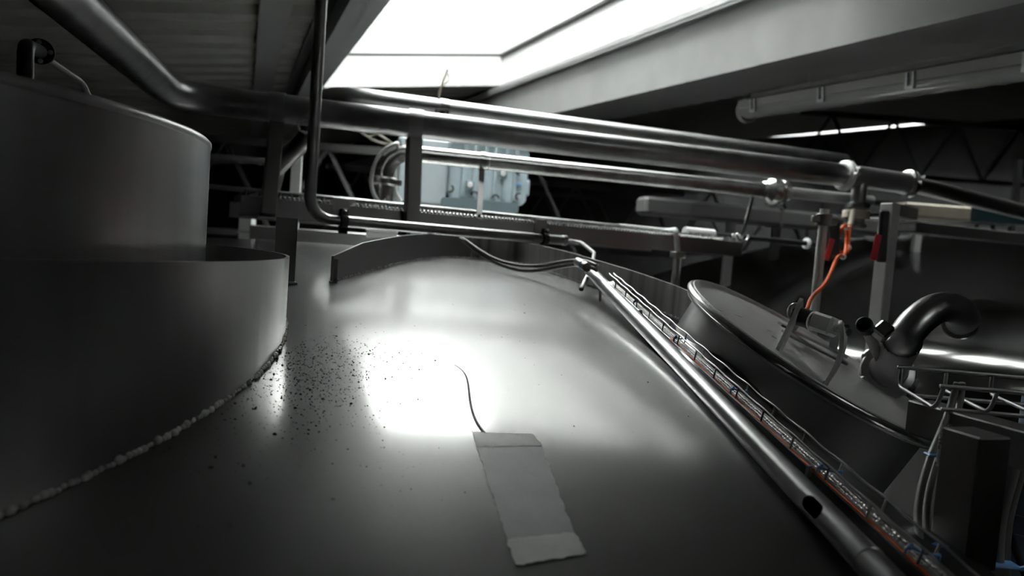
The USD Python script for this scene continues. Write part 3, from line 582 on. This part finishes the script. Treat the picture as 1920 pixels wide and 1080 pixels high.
# ---------------------------------------------------------------- rail pipe and cable basket lying on the tank's right shoulder
def above(px, py, c):
    d = ray(px, py); d = d / d[1]; y = np.linspace(.3, 2.4, 2000); g_ = d[2] * y - zdome(d[0] * y, y) - c; k = int(np.argmax(g_ < 0)); return d * y[k]
ra, rb_ = above(1660, 1085, .020), above(1106, 507, .048)
rd = nz(rb_ - ra); ra2 = ra - rd * .12
rl = thing('rail_pipe', 'straight steel pipe along the tank shoulder with a round hole near its end', 'pipe', lerp(ra, rb_, .5))
RR = .0118; n = 20
def shell_pipe(p0, p1, r, hole, hr):
    """a pipe wall with a round hole cut through it"""
    import manifold3d as m3
    L = np.linalg.norm(p1 - p0); o = m3.Manifold.cylinder(L, r, r, 48); i_ = m3.Manifold.cylinder(L + .01, r - .0016, r - .0016, 48).translate((0, 0, -.005))
    X, Y, Z = frame(p1 - p0); T = np.column_stack([X, Y, Z]); hc = T.T @ (hole - p0); hcz = hc[2]; hdir = nz(V(hc[0], hc[1], 0))
    ang = math.degrees(math.atan2(hdir[1], hdir[0]))
    c0 = m3.Manifold.cylinder(r * 2, hr, hr, 32).rotate((0, 90, 0)).rotate((0, 0, ang)); cut = m3.Manifold.batch_hull([c0.translate((0, 0, hcz - .006)), c0.translate((0, 0, hcz + .006))])
    me = (o - i_ - cut).to_mesh(); v = np.array(me.vert_properties[:, :3]) @ T.T + p0
    return trimesh.Trimesh(v, np.array(me.tri_verts), process=False)
hpx = ray(1546, 957); q = np.linalg.lstsq(np.column_stack([hpx, -rd]), ra, rcond=None)[0]; hole = ra + rd * q[1]
vn = nz(hpx); sd_ = nz(np.cross(rd, vn)); sd_ = sd_ if sd_ @ RT < 0 else -sd_; vo = nz(-vn + rd * (vn @ rd)); hole = hole + nz(vo + .22 * sd_) * RR
part(rl, 'pipe', shell_pipe(ra2, rb_, RR, hole, .0066), 'pipe_steel', 30)
part(rl, 'joint_ring', ring(lerp(ra, rb_, .02), rd, RR + .0008, RR - .001, .003), 'pipe_steel')
for q in (.03, .90):
    p = lerp(ra, rb_, q); part(rl, 'support_pin', tube([p, V(p[0] + .002, p[1], float(zdome(p[0] + .002, p[1])) - .004)], .0025, 8), 'dull_steel')
# basket: a wire tray of U frames and long wires
def cross(q):
    a = lerp(T0a, T1a, q); s = lerp(sa, sb, q); u_ = lerp(ua, ub, q); return a, s, u_
T0a, T1a = above(1618, 972, .008), above(1186, 572, .030)           # foot of the left side, near and far
rt0, rt1 = above(1661, 958, .010), above(1222, 566, .030)
sa, sb = nz(rt0 - T0a) * .021, nz(rt1 - T1a) * .023
ua = nz(ndome(T0a[0], T0a[1])) * .0165; ub = nz(ndome(T1a[0], T1a[1])) * .0165
tray = thing('cable_basket', 'long wire cable basket lying beside the rail pipe on the tank shoulder', 'basket', lerp(T0a, T1a, .5))
step = .0595 / np.linalg.norm(T1a - T0a)
wv = lambda q, amp: amp * math.cos(2 * math.pi * (q + .2) / step)
QS = np.linspace(-.26, 1.24, 140)
def along(fs, fu, amp=0.0):
    out = []
    for q in QS:
        a, s, u_ = cross(q); out.append(a + s * fs + u_ * (fu + wv(q, amp)))
    return out
WR = .00115
for fs, fu, amp in ((0, 1, .03), (1, 1.0, .045), (0, .05, 0), (.33, 0, 0), (.66, 0, 0), (1, .05, 0)): part(tray, 'long_wire', tube(along(fs, fu, amp), WR, 7), 'wire_steel', True)
qf = -.2
fr_q = []
while qf < 1.2:
    a, s, u_ = cross(qf); part(tray, 'cross_wire', tube(fillet([a + u_, a, a + s, a + s + u_], .003, 3), WR, 6), 'wire_steel', True); fr_q.append(qf); qf += step
for q in (.13, .93):
    a, s, u_ = cross(q); p = a - s * .15; part(tray, 'stand_off', bar(p + u_ * .3, V(p[0], p[1], float(zdome(p[0], p[1])) - .003), .006, .003), 'dull_steel', False)
def cable(name, label, fs, fu, r, mat, wob, seed, lo=-.26, hi=1.2):
    g_ = np.random.default_rng(seed); qs = np.linspace(lo, hi, 14); pts = []
    for q in qs:
        a, s, u_ = cross(q); pts.append(a + s * (fs + g_.normal(0, wob)) + u_ * (fu + abs(g_.normal(0, wob * .4))))
    return single(name, label, 'cable', tube(spline(pts, 120), r, 10), mat, True)
cable('cable', 'orange cable running along the near edge of the wire basket', .03, .10, .0013, 'orange_plastic', .012, 41, -.26, .72)
cable('cable', 'thick braided steel hose in the middle of the wire basket', .60, .14, .0024, 'braid_steel', .02, 42)
cable('cable', 'thinner braided steel hose beside the orange cable in the basket', .36, .12, .0019, 'braid_steel', .02, 43)
cable('cable', 'grey cable along the far side of the wire basket', .86, .12, .0018, 'grey_sheath', .02, 44)
cable('cable', 'slim pale cable between the orange cable and the braided hoses', .20, .09, .0012, 'grey_sheath', .015, 45)
tie0 = None
tq = [q for k, q in enumerate(fr_q) if k in (1, 3, 6, 9, 12, 15)]
def tie(q, sd):
    a, s, u_ = cross(q + .02); a2, s2, u2 = cross(q - .01); p = [a + s * -.02 + u_ * .15, a + s * .05 + u_ * .52, lerp(a, a2, .5) + s * .35 + u_ * .56, a2 + s * .62 + u_ * .74, a2 + s * .80 + u_ * .60, a2 + s * .86 + u_ * .4]
    return cat([tube(spline(p, 20), .0011, 6), ball(a + s * .08 + u_ * .5, .0021), ball(a + s * .14 + u_ * .62, .0015), ball(a2 + s * .70 + u_ * .72, .0018)])
TL = ['blue cable tie on the basket nearest the bottom edge', 'blue cable tie on the basket, second from the bottom edge', 'blue cable tie on the basket, third from the bottom edge', 'blue cable tie on the basket below the manhole clamps', 'blue cable tie on the basket, second from the far end', 'blue cable tie at the far end of the basket']
for k, q in enumerate(tq): single('cable_tie', TL[k], 'cable tie', tie(q, k), 'blue_plastic', True, group='blue ties along the basket')
# twin cables that sag from behind the walkway to the basket
end = above(1104, 497, .034)
for k, (dx, lab) in enumerate(((0, 'upper of two thin cables sagging in front of the baffle plate'), (9, 'lower of two thin cables sagging in front of the baffle plate'))):
    p = [at(866 - dx * .4, 446, 1.80), at(890, 463 + dx * .6, 1.72), at(925, 484 + dx * .7, 1.66), at(970, 497 + dx, 1.60), at(1020, 497 + dx, 1.52), at(1060, 490 + dx, 1.46), at(1092, 489 + dx, 1.40), at(1118, 498 + dx, 1.34)]
    single('sagging_cable', lab, 'cable', tube(spline(p, 50), .0038, 10), 'grey_sheath', True)
g = thing('cable_sleeve', 'small dark ferrule joining the sagging cables at the far end of the rail pipe', 'sleeve', at(1092, 496, 1.39))
part(g, 'sleeve', tube([at(1083, 491, 1.41), at(1101, 501, 1.36)], .0095, 12), 'dull_steel', True); part(g, 'tie', ring(at(1095, 498, 1.378), at(1101, 501, 1.36) - at(1083, 491, 1.41), .0112, .0095, .004), 'blue_plastic')

# ---------------------------------------------------------------- manhole on the shoulder, with lid, bail handle and valve
mc = at(1517, 664, 1.13); mn = nz(V(.40, -.225, .89)); LR = .226
mx, my, _ = frame(mn, V(1, 0, -.4)); P = lambda a, b, h=0.0: mc + mx * a + my * b + mn * h
def lidpt(px, py, h=0.0):
    d = ray(px, py); return d * (((mc + mn * h) @ mn) / (d @ mn))
mh = thing('manhole', 'round tilted manhole with a lid on the right shoulder of the tank', 'manhole', mc - mn * .25)
part(mh, 'neck', lathe([(.206, -.30), (.206, -.012), (.222, -.012), (.222, -.006), (.2, -.006)], mc, mn, 72), 'collar_steel', 40)
lid = part(mh, 'lid', lathe([(0, .004), (.14, .004), (.19, .003), (.205, .002), (.212, .006), (.220, .007), (.2255, .003), (.2265, -.004), (.223, -.010), (.218, -.011), (.21, -.006)], mc, mn, 96), 'lid_steel', 40)
part(mh, 'rim', lathe([(.2215 + .0065 * math.cos(a), -.001 + .0065 * math.sin(a)) for a in np.linspace(0, 2 * math.pi, 14)], mc, mn, 96), 'bright_steel', True, 'bright rolled rim')
part(mh, 'gasket', ring(mc - mn * .009, mn, .2195, .203, .006, 72), 'black_rubber')
for (px, py, dx, dy) in ((1352, 583, 8, 3), (1385, 592, 14, 5), (1395, 602, 8, 4), (1443, 620, 9, 4), (1452, 632, 10, 5), (1517, 648, 10, 3)):
    part(mh, 'paint_scuff', tube([lidpt(px - dx / 2, py - dy / 2, .0048), lidpt(px, py, .0050), lidpt(px + dx / 2, py + dy / 2, .0048)], [.0006, .0011, .0006], 8), 'white_plastic', True, parent=lid, label='pale scuff mark')
# bail: two flat arms that pivot on the near rim and meet a cross grip
hl = thing('bail_handle', 'swing handle of two flat arms and a black and white grip over the manhole lid', 'handle', lidpt(1490, 700))
arms = []
for (b0, b1, b2, b3, dq) in (((1443, 694), (1458, 662), (1484, 608), (1503, 566), (1.0, 1.01, 1.03, 1.05)), ((1534, 738), (1561, 700), (1580, 650), (1579, 606), (.945, .95, .965, .985))):
    ps = [at(*b, y) for b, y in zip((b0, b1, b2, b3), dq)]; pts = spline(ps, 16); wdt = V(.55, .8, .1)
    v = []
    for i, p in enumerate(pts):
        t = nz(pts[min(i + 1, 15)] - pts[max(i - 1, 0)]); y_ = nz(wdt - t * (wdt @ t)); x_ = np.cross(t, y_); hw = .0125 if 0 < i < 15 else .009
        for sx, sy in ((-1, -1), (1, -1), (1, 1), (-1, 1)): v.append(p + y_ * hw * sx + x_ * .0026 * sy)
    f = []
    for i in range(15):
        for o in range(4): a, b = i * 4 + o, i * 4 + (o + 1) % 4; f += [(a, b, b + 4), (a, b + 4, a + 4)]
    f += [(0, 2, 1), (0, 3, 2), (60, 61, 62), (60, 62, 63)]
    ar = part(hl, 'arm', trimesh.Trimesh(np.array(v), f, process=False), 'post_paint', False); arms.append(ps)
    pv = lerp(ps[0], ps[1], .35)
    part(hl, 'bolt', cat([tube([pv - nz(wdt) * .016 - V(.004, 0, 0), pv + nz(wdt) * .014], .0048, 12), bolt(pv - nz(wdt) * .016 - V(.004, 0, 0), -nz(wdt), .006, .006)]), 'bright_steel', 30, parent=ar)
    part(hl, 'lug', bar(ps[0] + V(.0, 0, -.012), lerp(ps[0], ps[1], .5) + V(-.004, 0, .0), .014, .004, up=(0, -1, .2)), 'dull_steel', False)
g0, g1 = at(1492, 591, 1.055), at(1582, 620, .985); gd = nz(g1 - g0)
part(hl, 'black_grip', tube([lerp(g0, g1, .02), lerp(g0, g1, .36)], .0145, 18), 'black_rubber', 40, 'black rubber half of the cross grip')
part(hl, 'white_sleeve', cat([tube([lerp(g0, g1, .36), lerp(g0, g1, .40)], [.0145, .0155], 18), place(rbox((.036, .028, .028), .004), lerp(g0, g1, .62), *frame(np.cross(gd, V(0, 1, 0)), gd))]), 'white_plastic', 30, 'white block half of the cross grip')
part(hl, 'spindle', tube([g0 - gd * .008, g1 + gd * .006], .0055, 12), 'bright_steel'); part(hl, 'end_nut', bolt(g1 + gd * .002, gd, .007, .007), 'bright_steel', False)
for o in (0, .022): part(hl, 'hinge_strap', bar(lidpt(1462 + o * 300, 607 + o * 700, .012), lidpt(1585, 668 + o * 600, .010), .012, .004, up=mn), 'dull_steel', False)
for q in (.1, .86): part(hl, 'hinge_lug', bar(lerp(g0, g1, q), lidpt(1475 + 100 * q, 612 + 50 * q, .004), .014, .006), 'dull_steel', False)
part(hl, 'loop', tube(spline([at(1497, 572, 1.05), at(1484, 575, 1.055), at(1481, 592, 1.055), at(1492, 600, 1.05)], 16), .0036, 8), 'bright_steel', True)
# threaded valve on the lid, with a bent outlet
v0 = lidpt(1652, 722); vd = nz(at(1692, 640, 1.03) - v0); VL = np.linalg.norm(at(1692, 640, 1.03) - v0)
vx, vy, _ = frame(vd, V(1, 0, -1)); vv = thing('lid_valve', 'stacked dark valve fitting with unions and a black knob on the manhole lid', 'valve', v0)
part(vv, 'flange', lathe([(0, -.012), (.040, -.012), (.042, -.008), (.042, .004), (.034, .010), (.030, .024), (0, .024)], v0, vd, 32), 'dull_steel', 40)
for k in range(6): part(vv, 'bolt', bolt(v0 + (vx * math.cos(k * 1.05) + vy * math.sin(k * 1.05)) * .036 + vd * .004, vd, .0045, .008), 'bright_steel', False)
part(vv, 'hex_union', lathe([(.024, .022), (.036, .024), (.038, .027), (.038, .040), (.036, .043), (.024, .045)], v0, vd, 6), 'dull_steel', False)
part(vv, 'body', lathe([(.026, .043), (.030, .047), (.030, .056), (.040, .060), (.043, .064), (.043, .078), (.040, .082), (.030, .085), (.027, .092), (.027, VL + .002)], v0, vd, 36), 'pipe_steel', 40)
for k, (a, h, r) in enumerate(((2.2, .034, .012), (3.1, .070, .013), (4.4, .072, .012), (.3, .07, .014), (5.4, .034, .012))):
    p = v0 + vd * h + (vx * math.cos(a) + vy * math.sin(a)) * .040; part(vv, 'clamp_ear', place(rbox((.016, .018, .022), .003), p, *frame(vd, vx * math.cos(a) + vy * math.sin(a))), 'dull_steel', False)
kb = at(1622, 612, 1.0); part(vv, 'stem', tube([v0 + vd * .066, kb], .008, 12), 'bright_steel'); part(vv, 'knob', lathe([(0, -.010), (.010, -.010), (.012, -.008), (.012, .008), (.010, .010), (0, .010)], kb, kb - (v0 + vd * .066), 18), 'black_rubber')
part(vv, 'block', obox(at(1655, 621, 1.0), (.022, .024, .024), vx, vd, .003), 'bright_steel', False)
el = [v0 + vd * (VL - .012), v0 + vd * VL, at(1703, 622, 1.03), at(1725, 598, 1.035), at(1752, 580, 1.05), at(1783, 577, 1.08), at(1805, 590, 1.13), at(1806, 600, 1.20), at(1800, 604, 1.26)]
es = spline(el, 46)
part(vv, 'outlet_bend', tube(es, .0235, 28), 'pipe_steel', True, 'smooth bent outlet pipe')
part(vv, 'outlet_rim', ring(es[-1], es[-1] - es[-3], .032, .020, .012), 'bright_steel', 40)
part(vv, 'weld_bead', bead([v0 + vd * (VL - .006) + .0245 * (vx * math.cos(a) + vy * math.sin(a)) for a in np.linspace(0, 6.3, 40)], .0009, 77, step=.003), 'weld_steel', True)

# ---------------------------------------------------------------- posts and hand valves behind the manhole
p1t, p1b = at(1546, 392, 1.75), at(1527, 590, 1.75); p1 = (p1t + p1b) / 2
g = thing('round_post', 'thin round steel post standing behind the manhole lid', 'post', (p1[0], p1[1], foot(*p1[:2])))
part(g, 'tube', tube([V(p1[0], p1[1], foot(*p1[:2])), V(p1[0], p1[1], p1t[2])], .0115, 16), 'post_paint', True)
cz = at(1540, 412, 1.75)[2]
part(g, 'clamp', cat([ring((p1[0], p1[1], cz), (0, 0, 1), .020, .0115, .030), obox((p1[0] - .022, p1[1] - .005, cz), (.022, .016, .018), bev=.003), obox((p1[0] + .02, p1[1] - .008, cz - .004), (.02, .014, .018), bev=.003)]), 'lamp_white', 30)
p2t, p2b = at(1674, 385, 1.75), at(1643, 598, 1.75); p2 = (p2t + p2b) / 2
g = thing('square_post', 'square steel post with a bracket arm at the top behind the valve', 'post', (p2[0], p2[1], foot(*p2[:2])))
zt2 = at(1674, 382, 1.75)[2]
part(g, 'tube', bar(V(p2[0], p2[1], foot(*p2[:2])), V(p2[0], p2[1], zt2), .034, .034, up=(-.5, 1, 0), bev=.002), 'post_paint', False)
ar2 = at(1712, 384, 1.85)
part(g, 'arm', bar(V(p2[0], p2[1], zt2 - .014), V(ar2[0], ar2[1], zt2 - .014), .03, .03, bev=.002), 'lamp_white', False)
bv = at(1611, 403, 2.385); bv[0], bv[1] = tb[0], tb[1]
g = thing('hand_valve', 'pale butterfly valve under the tee with black lever and red tag', 'valve', bv)
part(g, 'body', cat([lathe([(.018, -.045), (.036, -.043), (.036, -.032), (.028, -.028), (.028, .018), (.040, .022), (.042, .036), (.030, .040), (.022, .044)], bv, (0, 0, 1), 32)]), 'bright_steel', 35)
part(g, 'collar', lathe([(.0425, -.016), (.045, -.012), (.045, .010), (.0425, .014)], bv, (0, 0, 1), 28), 'cream_plastic', 35, 'cream sleeve')
part(g, 'spindle', tube([bv, bv + V(.085, -.06, -.004)], .010, 12), 'bright_steel')
lv = at(1658, 403, 1.68); part(g, 'link', tube([bv + V(.085, -.06, -.004), lv], .007, 10), 'dull_steel'); part(g, 'lever', bar(lv + V(.0, 0, .01), at(1652, 492, 1.68), .022, .012, up=(0, 1, 0), bev=.003), 'black_plastic', False)
part(g, 'tag', bar(at(1648, 440, 1.65), at(1637, 488, 1.65), .015, .004, up=(0, 1, 0), bev=.001), 'red_plastic', False, 'red hanging tag')
sv = at(1556, 412, 1.95)
g = thing('hand_valve', 'small valve beside the round post with a black lever and red tag', 'valve', sv)
part(g, 'body', cat([obox(sv, (.03, .03, .03), bev=.004), tube([sv - V(.03, 0.05, 0), sv + V(.03, .0, 0)], .009, 12)]), 'dull_steel', 30)
part(g, 'lever', bar(sv + V(.012, 0, .012), at(1564, 490, 1.95), .030, .014, up=(0, 1, 0), bev=.004), 'black_plastic', False)
part(g, 'tag', bar(at(1561, 448, 1.92), at(1549, 488, 1.92), .014, .004, up=(0, 1, 0), bev=.001), 'red_plastic', False, 'red hanging tag')
oc = spline([at(1600, 402, 2.30), at(1596, 418, 2.25), at(1590, 450, 2.15), at(1580, 474, 2.0), at(1572, 470, 1.98), at(1571, 450, 1.98), at(1578, 428, 1.98), at(1587, 424, 2.0), at(1588, 445, 2.0), at(1577, 480, 1.85), at(1560, 506, 1.6), at(1540, 540, 1.35), at(1516, 572, 1.12), at(1503, 588, 1.07), at(1484, 597, 1.06)], 110)
g = thing('orange_cord', 'orange cord hanging from the pale valve in a loop down to the manhole handle', 'cord', oc[60])
part(g, 'cord', tube(oc, .0052 * np.linspace(1.15, .62, 110), 10), 'orange_plastic', True)
part(g, 'plug', tube([oc[0] + V(0, 0, .012), oc[6]], .009, 10), 'cream_plastic', 40, 'cream plug')
for i in (18, 34, 44): part(g, 'tie', ring(oc[i], oc[i + 1] - oc[i - 1], .0082, .004, .008), 'white_plastic')

# ---------------------------------------------------------------- fluorescent lamp under the plated beam
LS, LT0, LT1 = 2.5, 2.98, -.3
L3 = lambda s, h, t: UX * s + VX * t + WX * h
g = thing('tube_lamp', 'long unlit fluorescent lamp with clips under the wide plated beam', 'lamp', L3(LS, .25, 1.5))
def lampbox(s0, s1, h0, h1, t0, t1): return trimesh.convex.convex_hull(np.array([L3(s, h, t) for s in (s0, s1) for h in (h0, h1) for t in (t0, t1)]))
part(g, 'mounting_rail', lampbox(LS - .03, LS + .03, .300, .322, LT0 - .04, LT1), 'lamp_white', False)
part(g, 'housing', lampbox(LS - .075, LS + .075, .250, .290, LT0, LT1), 'lamp_white', False)
ln = []
for a in np.linspace(math.pi, 2 * math.pi, 12):
    for t in (LT0 + .02, LT1): ln.append(L3(LS + .07 * math.cos(a), .248 + .05 * math.sin(a), t))
part(g, 'diffuser', trimesh.convex.convex_hull(np.array(ln)), 'lamp_lens', 40)
part(g, 'end_cap', disc(L3(LS, .24, LT0 + .02), VX, .062, .03), 'lamp_white', 40)
for t in (2.86, 2.42, 1.98, 1.55, 1.12): part(g, 'clip', cat([lampbox(LS - .086, LS - .074, .225, .285, t - .018, t - .010), lampbox(LS - .086, LS - .074, .225, .285, t + .010, t + .018), lampbox(LS - .088, LS - .074, .222, .234, t - .018, t + .018)]), 'dull_steel', False)
for t in (2.6, 1.4): part(g, 'hanger', lampbox(LS + .02, LS + .024, .32, .402, t - .002, t + .002), 'dull_steel', False)

# ---------------------------------------------------------------- second tank on the right, frame with basket in front
BC = V(3.33, 5.23); BR, BZ = 2.70, .34
bt = thing('rear_tank', 'second domed stainless tank standing in shadow behind the manhole', 'tank', (BC[0], BC[1], FLOOR))
rp = [(r, BZ - .098 * r * r) for r in np.linspace(2.52, 0, 40)]; e0_ = -2 * .098 * 2.52
kn_ = spline([(2.70, 0, -.62), (2.698, 0, -.52), (2.685, 0, -.42), (2.64, 0, -.345), (2.59, 0, -.31), (2.52, 0, BZ - .098 * 2.52 ** 2)], 24)
part(bt, 'dished_head', lathe([(p[0], p[2]) for p in kn_[:-1]] + rp, (*BC, 0), n=220), 'rear_steel', True)
part(bt, 'shell', lathe([(BR, FLOOR), (BR, -.62)], (*BC, 0), n=220), 'sheet_steel', True)
part(bt, 'weld_bead', bead([(BC[0] + BR * math.cos(a), BC[1] + BR * math.sin(a), -.62) for a in np.linspace(math.pi, 1.75 * math.pi, 400)], .004, 61, step=.012), 'weld_steel', True)
def zrear(x, y):
    r = math.hypot(x - BC[0], y - BC[1]); return BZ - .098 * r * r if r < 2.5 else FLOOR
k0, k1 = at(1722, 780, .74), at(1990, 846, .60); k1[2] = k0[2]; kd = nz(k1 - k0); kn = nz(np.cross(kd, V(0, 0, 1)))
fp = at(1832, 800, .60); KS = .036
fr = thing('support_frame', 'square steel tube frame at the lower right corner with a capped post', 'frame', (fp[0], fp[1], foot(*fp[:2])))
part(fr, 'cross_tube', bar(k0, k1 + kd * .3, KS, KS, bev=.0015), 'post_steel', False)
part(fr, 'post', bar(V(fp[0], fp[1], foot(*fp[:2])), V(fp[0], fp[1], k0[2] + KS / 2), KS + .001, KS + .001, up=nz(V(kn[0], kn[1], 0)), bev=.0015), 'post_steel', False)
part(fr, 'weld_bead', bead([V(fp[0], fp[1], h) + kn * 0 + (-kd * (KS / 2 + .001) - nz(V(kn[0], kn[1], 0)) * (-KS / 2 if kn[1] < 0 else KS / 2)) for h in np.linspace(k0[2] - KS / 2, k0[2] + KS / 2, 20)], .0012, 81, step=.0015), 'weld_steel', True)
bk = thing('wire_basket', 'thick wire basket tray resting on the frame at the right edge', 'basket', k0 + V(0, 0, KS / 2))
q00, q10 = at(1690, 689, .80), at(1772, 712, .68); zt_, zb_ = q00[2], k0[2] + KS / 2 + .003
q10[2] = zt_; bd = nz(V(1, -.05, 0)); 
for p in (q00, q10): part(bk, 'long_wire', tube([p - bd * .004, p + bd * .40], .0023, 8), 'dull_steel', True)
for p in (lerp(q00, q10, .34), lerp(q00, q10, .92)): part(bk, 'long_wire', tube([V(p[0] + .004, p[1], zb_ - .002), V(p[0], p[1], zb_ - .002) + bd * .40], .0023, 8), 'dull_steel', True)
for i in range(6):
    o = bd * .052 * i; a, b = q00 + o, q10 + o; part(bk, 'hoop', tube(fillet([a, V(a[0], a[1], zb_), V(b[0] - .006, b[1], zb_), b], .010, 5), .0022, 8), 'dull_steel', True)
# hanging cables on the frame
def strand(name, label, pts, r, mat='grey_sheath'): return single(name, label, 'cable', tube(spline(pts, 60), r, 12), mat, True)
for k, (dx, dy, lb) in enumerate(((0, 0, 'left of two grey cables hanging in a bow beside the frame post'), (15, .012, 'right of two grey cables hanging in a bow beside the frame post'))):
    strand('hanging_cable', lb, [at(1795 + dx * .6, 718, .70 + dy), at(1785 + dx, 752, .70 + dy), at(1764 + dx, 810, .665 + dy), at(1737 + dx, 880, .63 + dy), at(1721 + dx, 960, .60 + dy), at(1729 + dx, 1030, .57 + dy), at(1747 + dx, 1085, .55 + dy), at(1775 + dx, 1180, .53 + dy)], .0034)
for (px, py, y, lb) in ((1755, 853, .64, 'upper dark blue tie round the bowed cables'), (1737, 1018, .575, 'lower blue tie round the bowed cables')):
    c = at(px, py, y); single('cable_tie', lb, 'cable tie', cat([place(rbox((.019, .011, .0025), .001), c, V(1, 0, 0), V(0, 1, 0), V(0, 0, 1)), tube([c + V(.008, -.005, 0), c + V(.014, -.008, .001)], .0012, 6)]), 'blue_plastic', False)
for k, (px, y, r, lb) in enumerate(((1897, .66, .0062, 'thick grey cable hanging right of the frame post'), (1912, .69, .0052, 'second grey cable just right of the thick one by the frame post'))):
    strand('hanging_cable', lb, [at(px + 8, 845, y), at(px - 4, 900, y), at(px - 22, 970, y), at(px - 28, 1040, y), at(px - 26, 1130, y)], r)
c = at(1878, 1058, .655); single('cable_tie', 'blue tie on the cables at the right edge', 'cable tie', cat([place(rbox((.030, .016, .0025), .001), c, V(1, 0, 0), V(0, 1, 0), V(0, 0, 1)), tube([c + V(.012, -.008, 0), c + V(.024, -.012, .006)], .0022, 6)]), 'blue_plastic', False)
g = thing('grey_blue_pipe', 'upright blue-grey pipe at the right edge below the frame', 'pipe', (*at(1916, 960, .95)[:2], foot(*at(1916, 960, .95)[:2]))); gp = at(1916, 960, .95)
part(g, 'pipe', tube([V(gp[0], gp[1], foot(*gp[:2])), V(gp[0], gp[1], at(1916, 870, .95)[2] + .1)], .016, 20), 'blue_grey_paint', True)
for h in (970, 1005): part(g, 'joint', ring((gp[0], gp[1], at(1916, h, .95)[2]), (0, 0, 1), .0178, .0155, .012), 'blue_grey_paint')
strand('hanging_cable', 'thin black cable slanting across the blue-grey pipe', [at(1886, 985, .75), at(1900, 1020, .75), at(1921, 1075, .74), at(1945, 1130, .74)], .004, 'black_rubber')

# ---------------------------------------------------------------- lattice girders far behind
def truss(name, label, y, zb0, zt0, x0, x1, npan):
    g = thing(name, label, 'truss', (x0, y, zb0), group='lattice girders under the far roof')
    part(g, 'top_chord', bar(V(x0, y, zt0), V(x1, y, zt0), .07, .07), 'truss_paint', False); part(g, 'bottom_chord', bar(V(x0, y, zb0), V(x1, y, zb0), .06, .06), 'truss_paint', False)
    for i in range(npan):
        xa, xb = x0 + (x1 - x0) * i / npan, x0 + (x1 - x0) * (i + 1) / npan; xm = (xa + xb) / 2
        part(g, 'web_member', bar(V(xa, y, zb0), V(xm, y, zt0), .04, .03), 'truss_paint', False); part(g, 'web_member', bar(V(xm, y, zt0), V(xb, y, zb0), .04, .03), 'truss_paint', False)
    return g
tr = truss('lattice_girder', 'grey lattice girder behind the pipes, nearest of the girders', 6.4, -.05, .80, -4.2, .6, 5)
dup(tr, (-2.6, 9.2, .05), 'grey lattice girder behind the pipes, middle one of the girders')
dup(tr, (2.2, 9.6, .15), 'grey lattice girder low behind the check valve')
dup(tr, (-1.0, 12.2, .15), 'grey lattice girder behind the pipes, farthest of the girders')
dup(tr, (7.2, 9.6, .15), 'grey lattice girder at the right edge behind the rear tank')
dup(tr, (4.2, 10.6, 1.55), 'high lattice girder crossing the distant strip of skylight at the upper right')
g = thing('duct', 'dull horizontal duct in the dark behind the check valve', 'duct', at(1500, 395, 4.4))
dq0, dq1 = at(1200, 385, 4.2), at(1680, 408, 4.6); dq1[2] = dq0[2]
part(g, 'duct', bar(dq0, dq1, .16, .11, bev=.02), 'truss_paint', False); part(g, 'seam', bar(lerp(dq0, dq1, .5) , lerp(dq0, dq1, .51), .17, .12), 'truss_paint', False)
hx0, hx1 = at(1700, 425, 3.0), at(2050, 440, 3.4); hx1[2] = hx0[2]
single('cable_duct', 'dark grey horizontal channel at the right behind the square post', 'duct', bar(hx0, hx1, .10, .05, bev=.005), 'truss_paint', False)
bx0 = at(1755, 400, 3.4); single('control_box', 'dim beige box above the dark channel at the right', 'box', obox(bx0, (.42, .2, .07), bev=.01), 'cream_plastic', False)
single('control_box', 'dark teal box beside the beige box at the right edge', 'box', obox(at(1858, 404, 3.35), (.26, .16, .08), bev=.01), 'teal_paint', False)
for k, (px, y, lb) in enumerate(((1450, 4.6, 'thin grey upright in the dark left of the round post'), (1515, 5.0, 'thin grey upright in the dark just behind the hand valve'), (1365, 4.3, 'grey upright at the right end of the walkway'))):
    q = at(px, 480, y); single('upright', lb, 'post', bar(V(q[0], q[1], zrear(q[0], q[1]) - .01), V(q[0], q[1], .30), .05, .05, up=(0, 1, 0)), 'truss_paint', False)
bg = at(1716, 470, 4.2); single('upright', 'short pale upright behind the square post', 'post', bar(V(bg[0], bg[1], zrear(bg[0], bg[1]) - .01), V(bg[0], bg[1], .34), .04, .04, up=(0, 1, 0)), 'grey_paint', False)
eg = at(1908, 330, 5.0); single('upright', 'pale upright catching light at the far right edge', 'post', bar(V(eg[0], eg[1], FLOOR), V(eg[0], eg[1], at(1914, 300, 5.0)[2]), .035, .035, up=(0, 1, 0)), 'grey_paint', False)
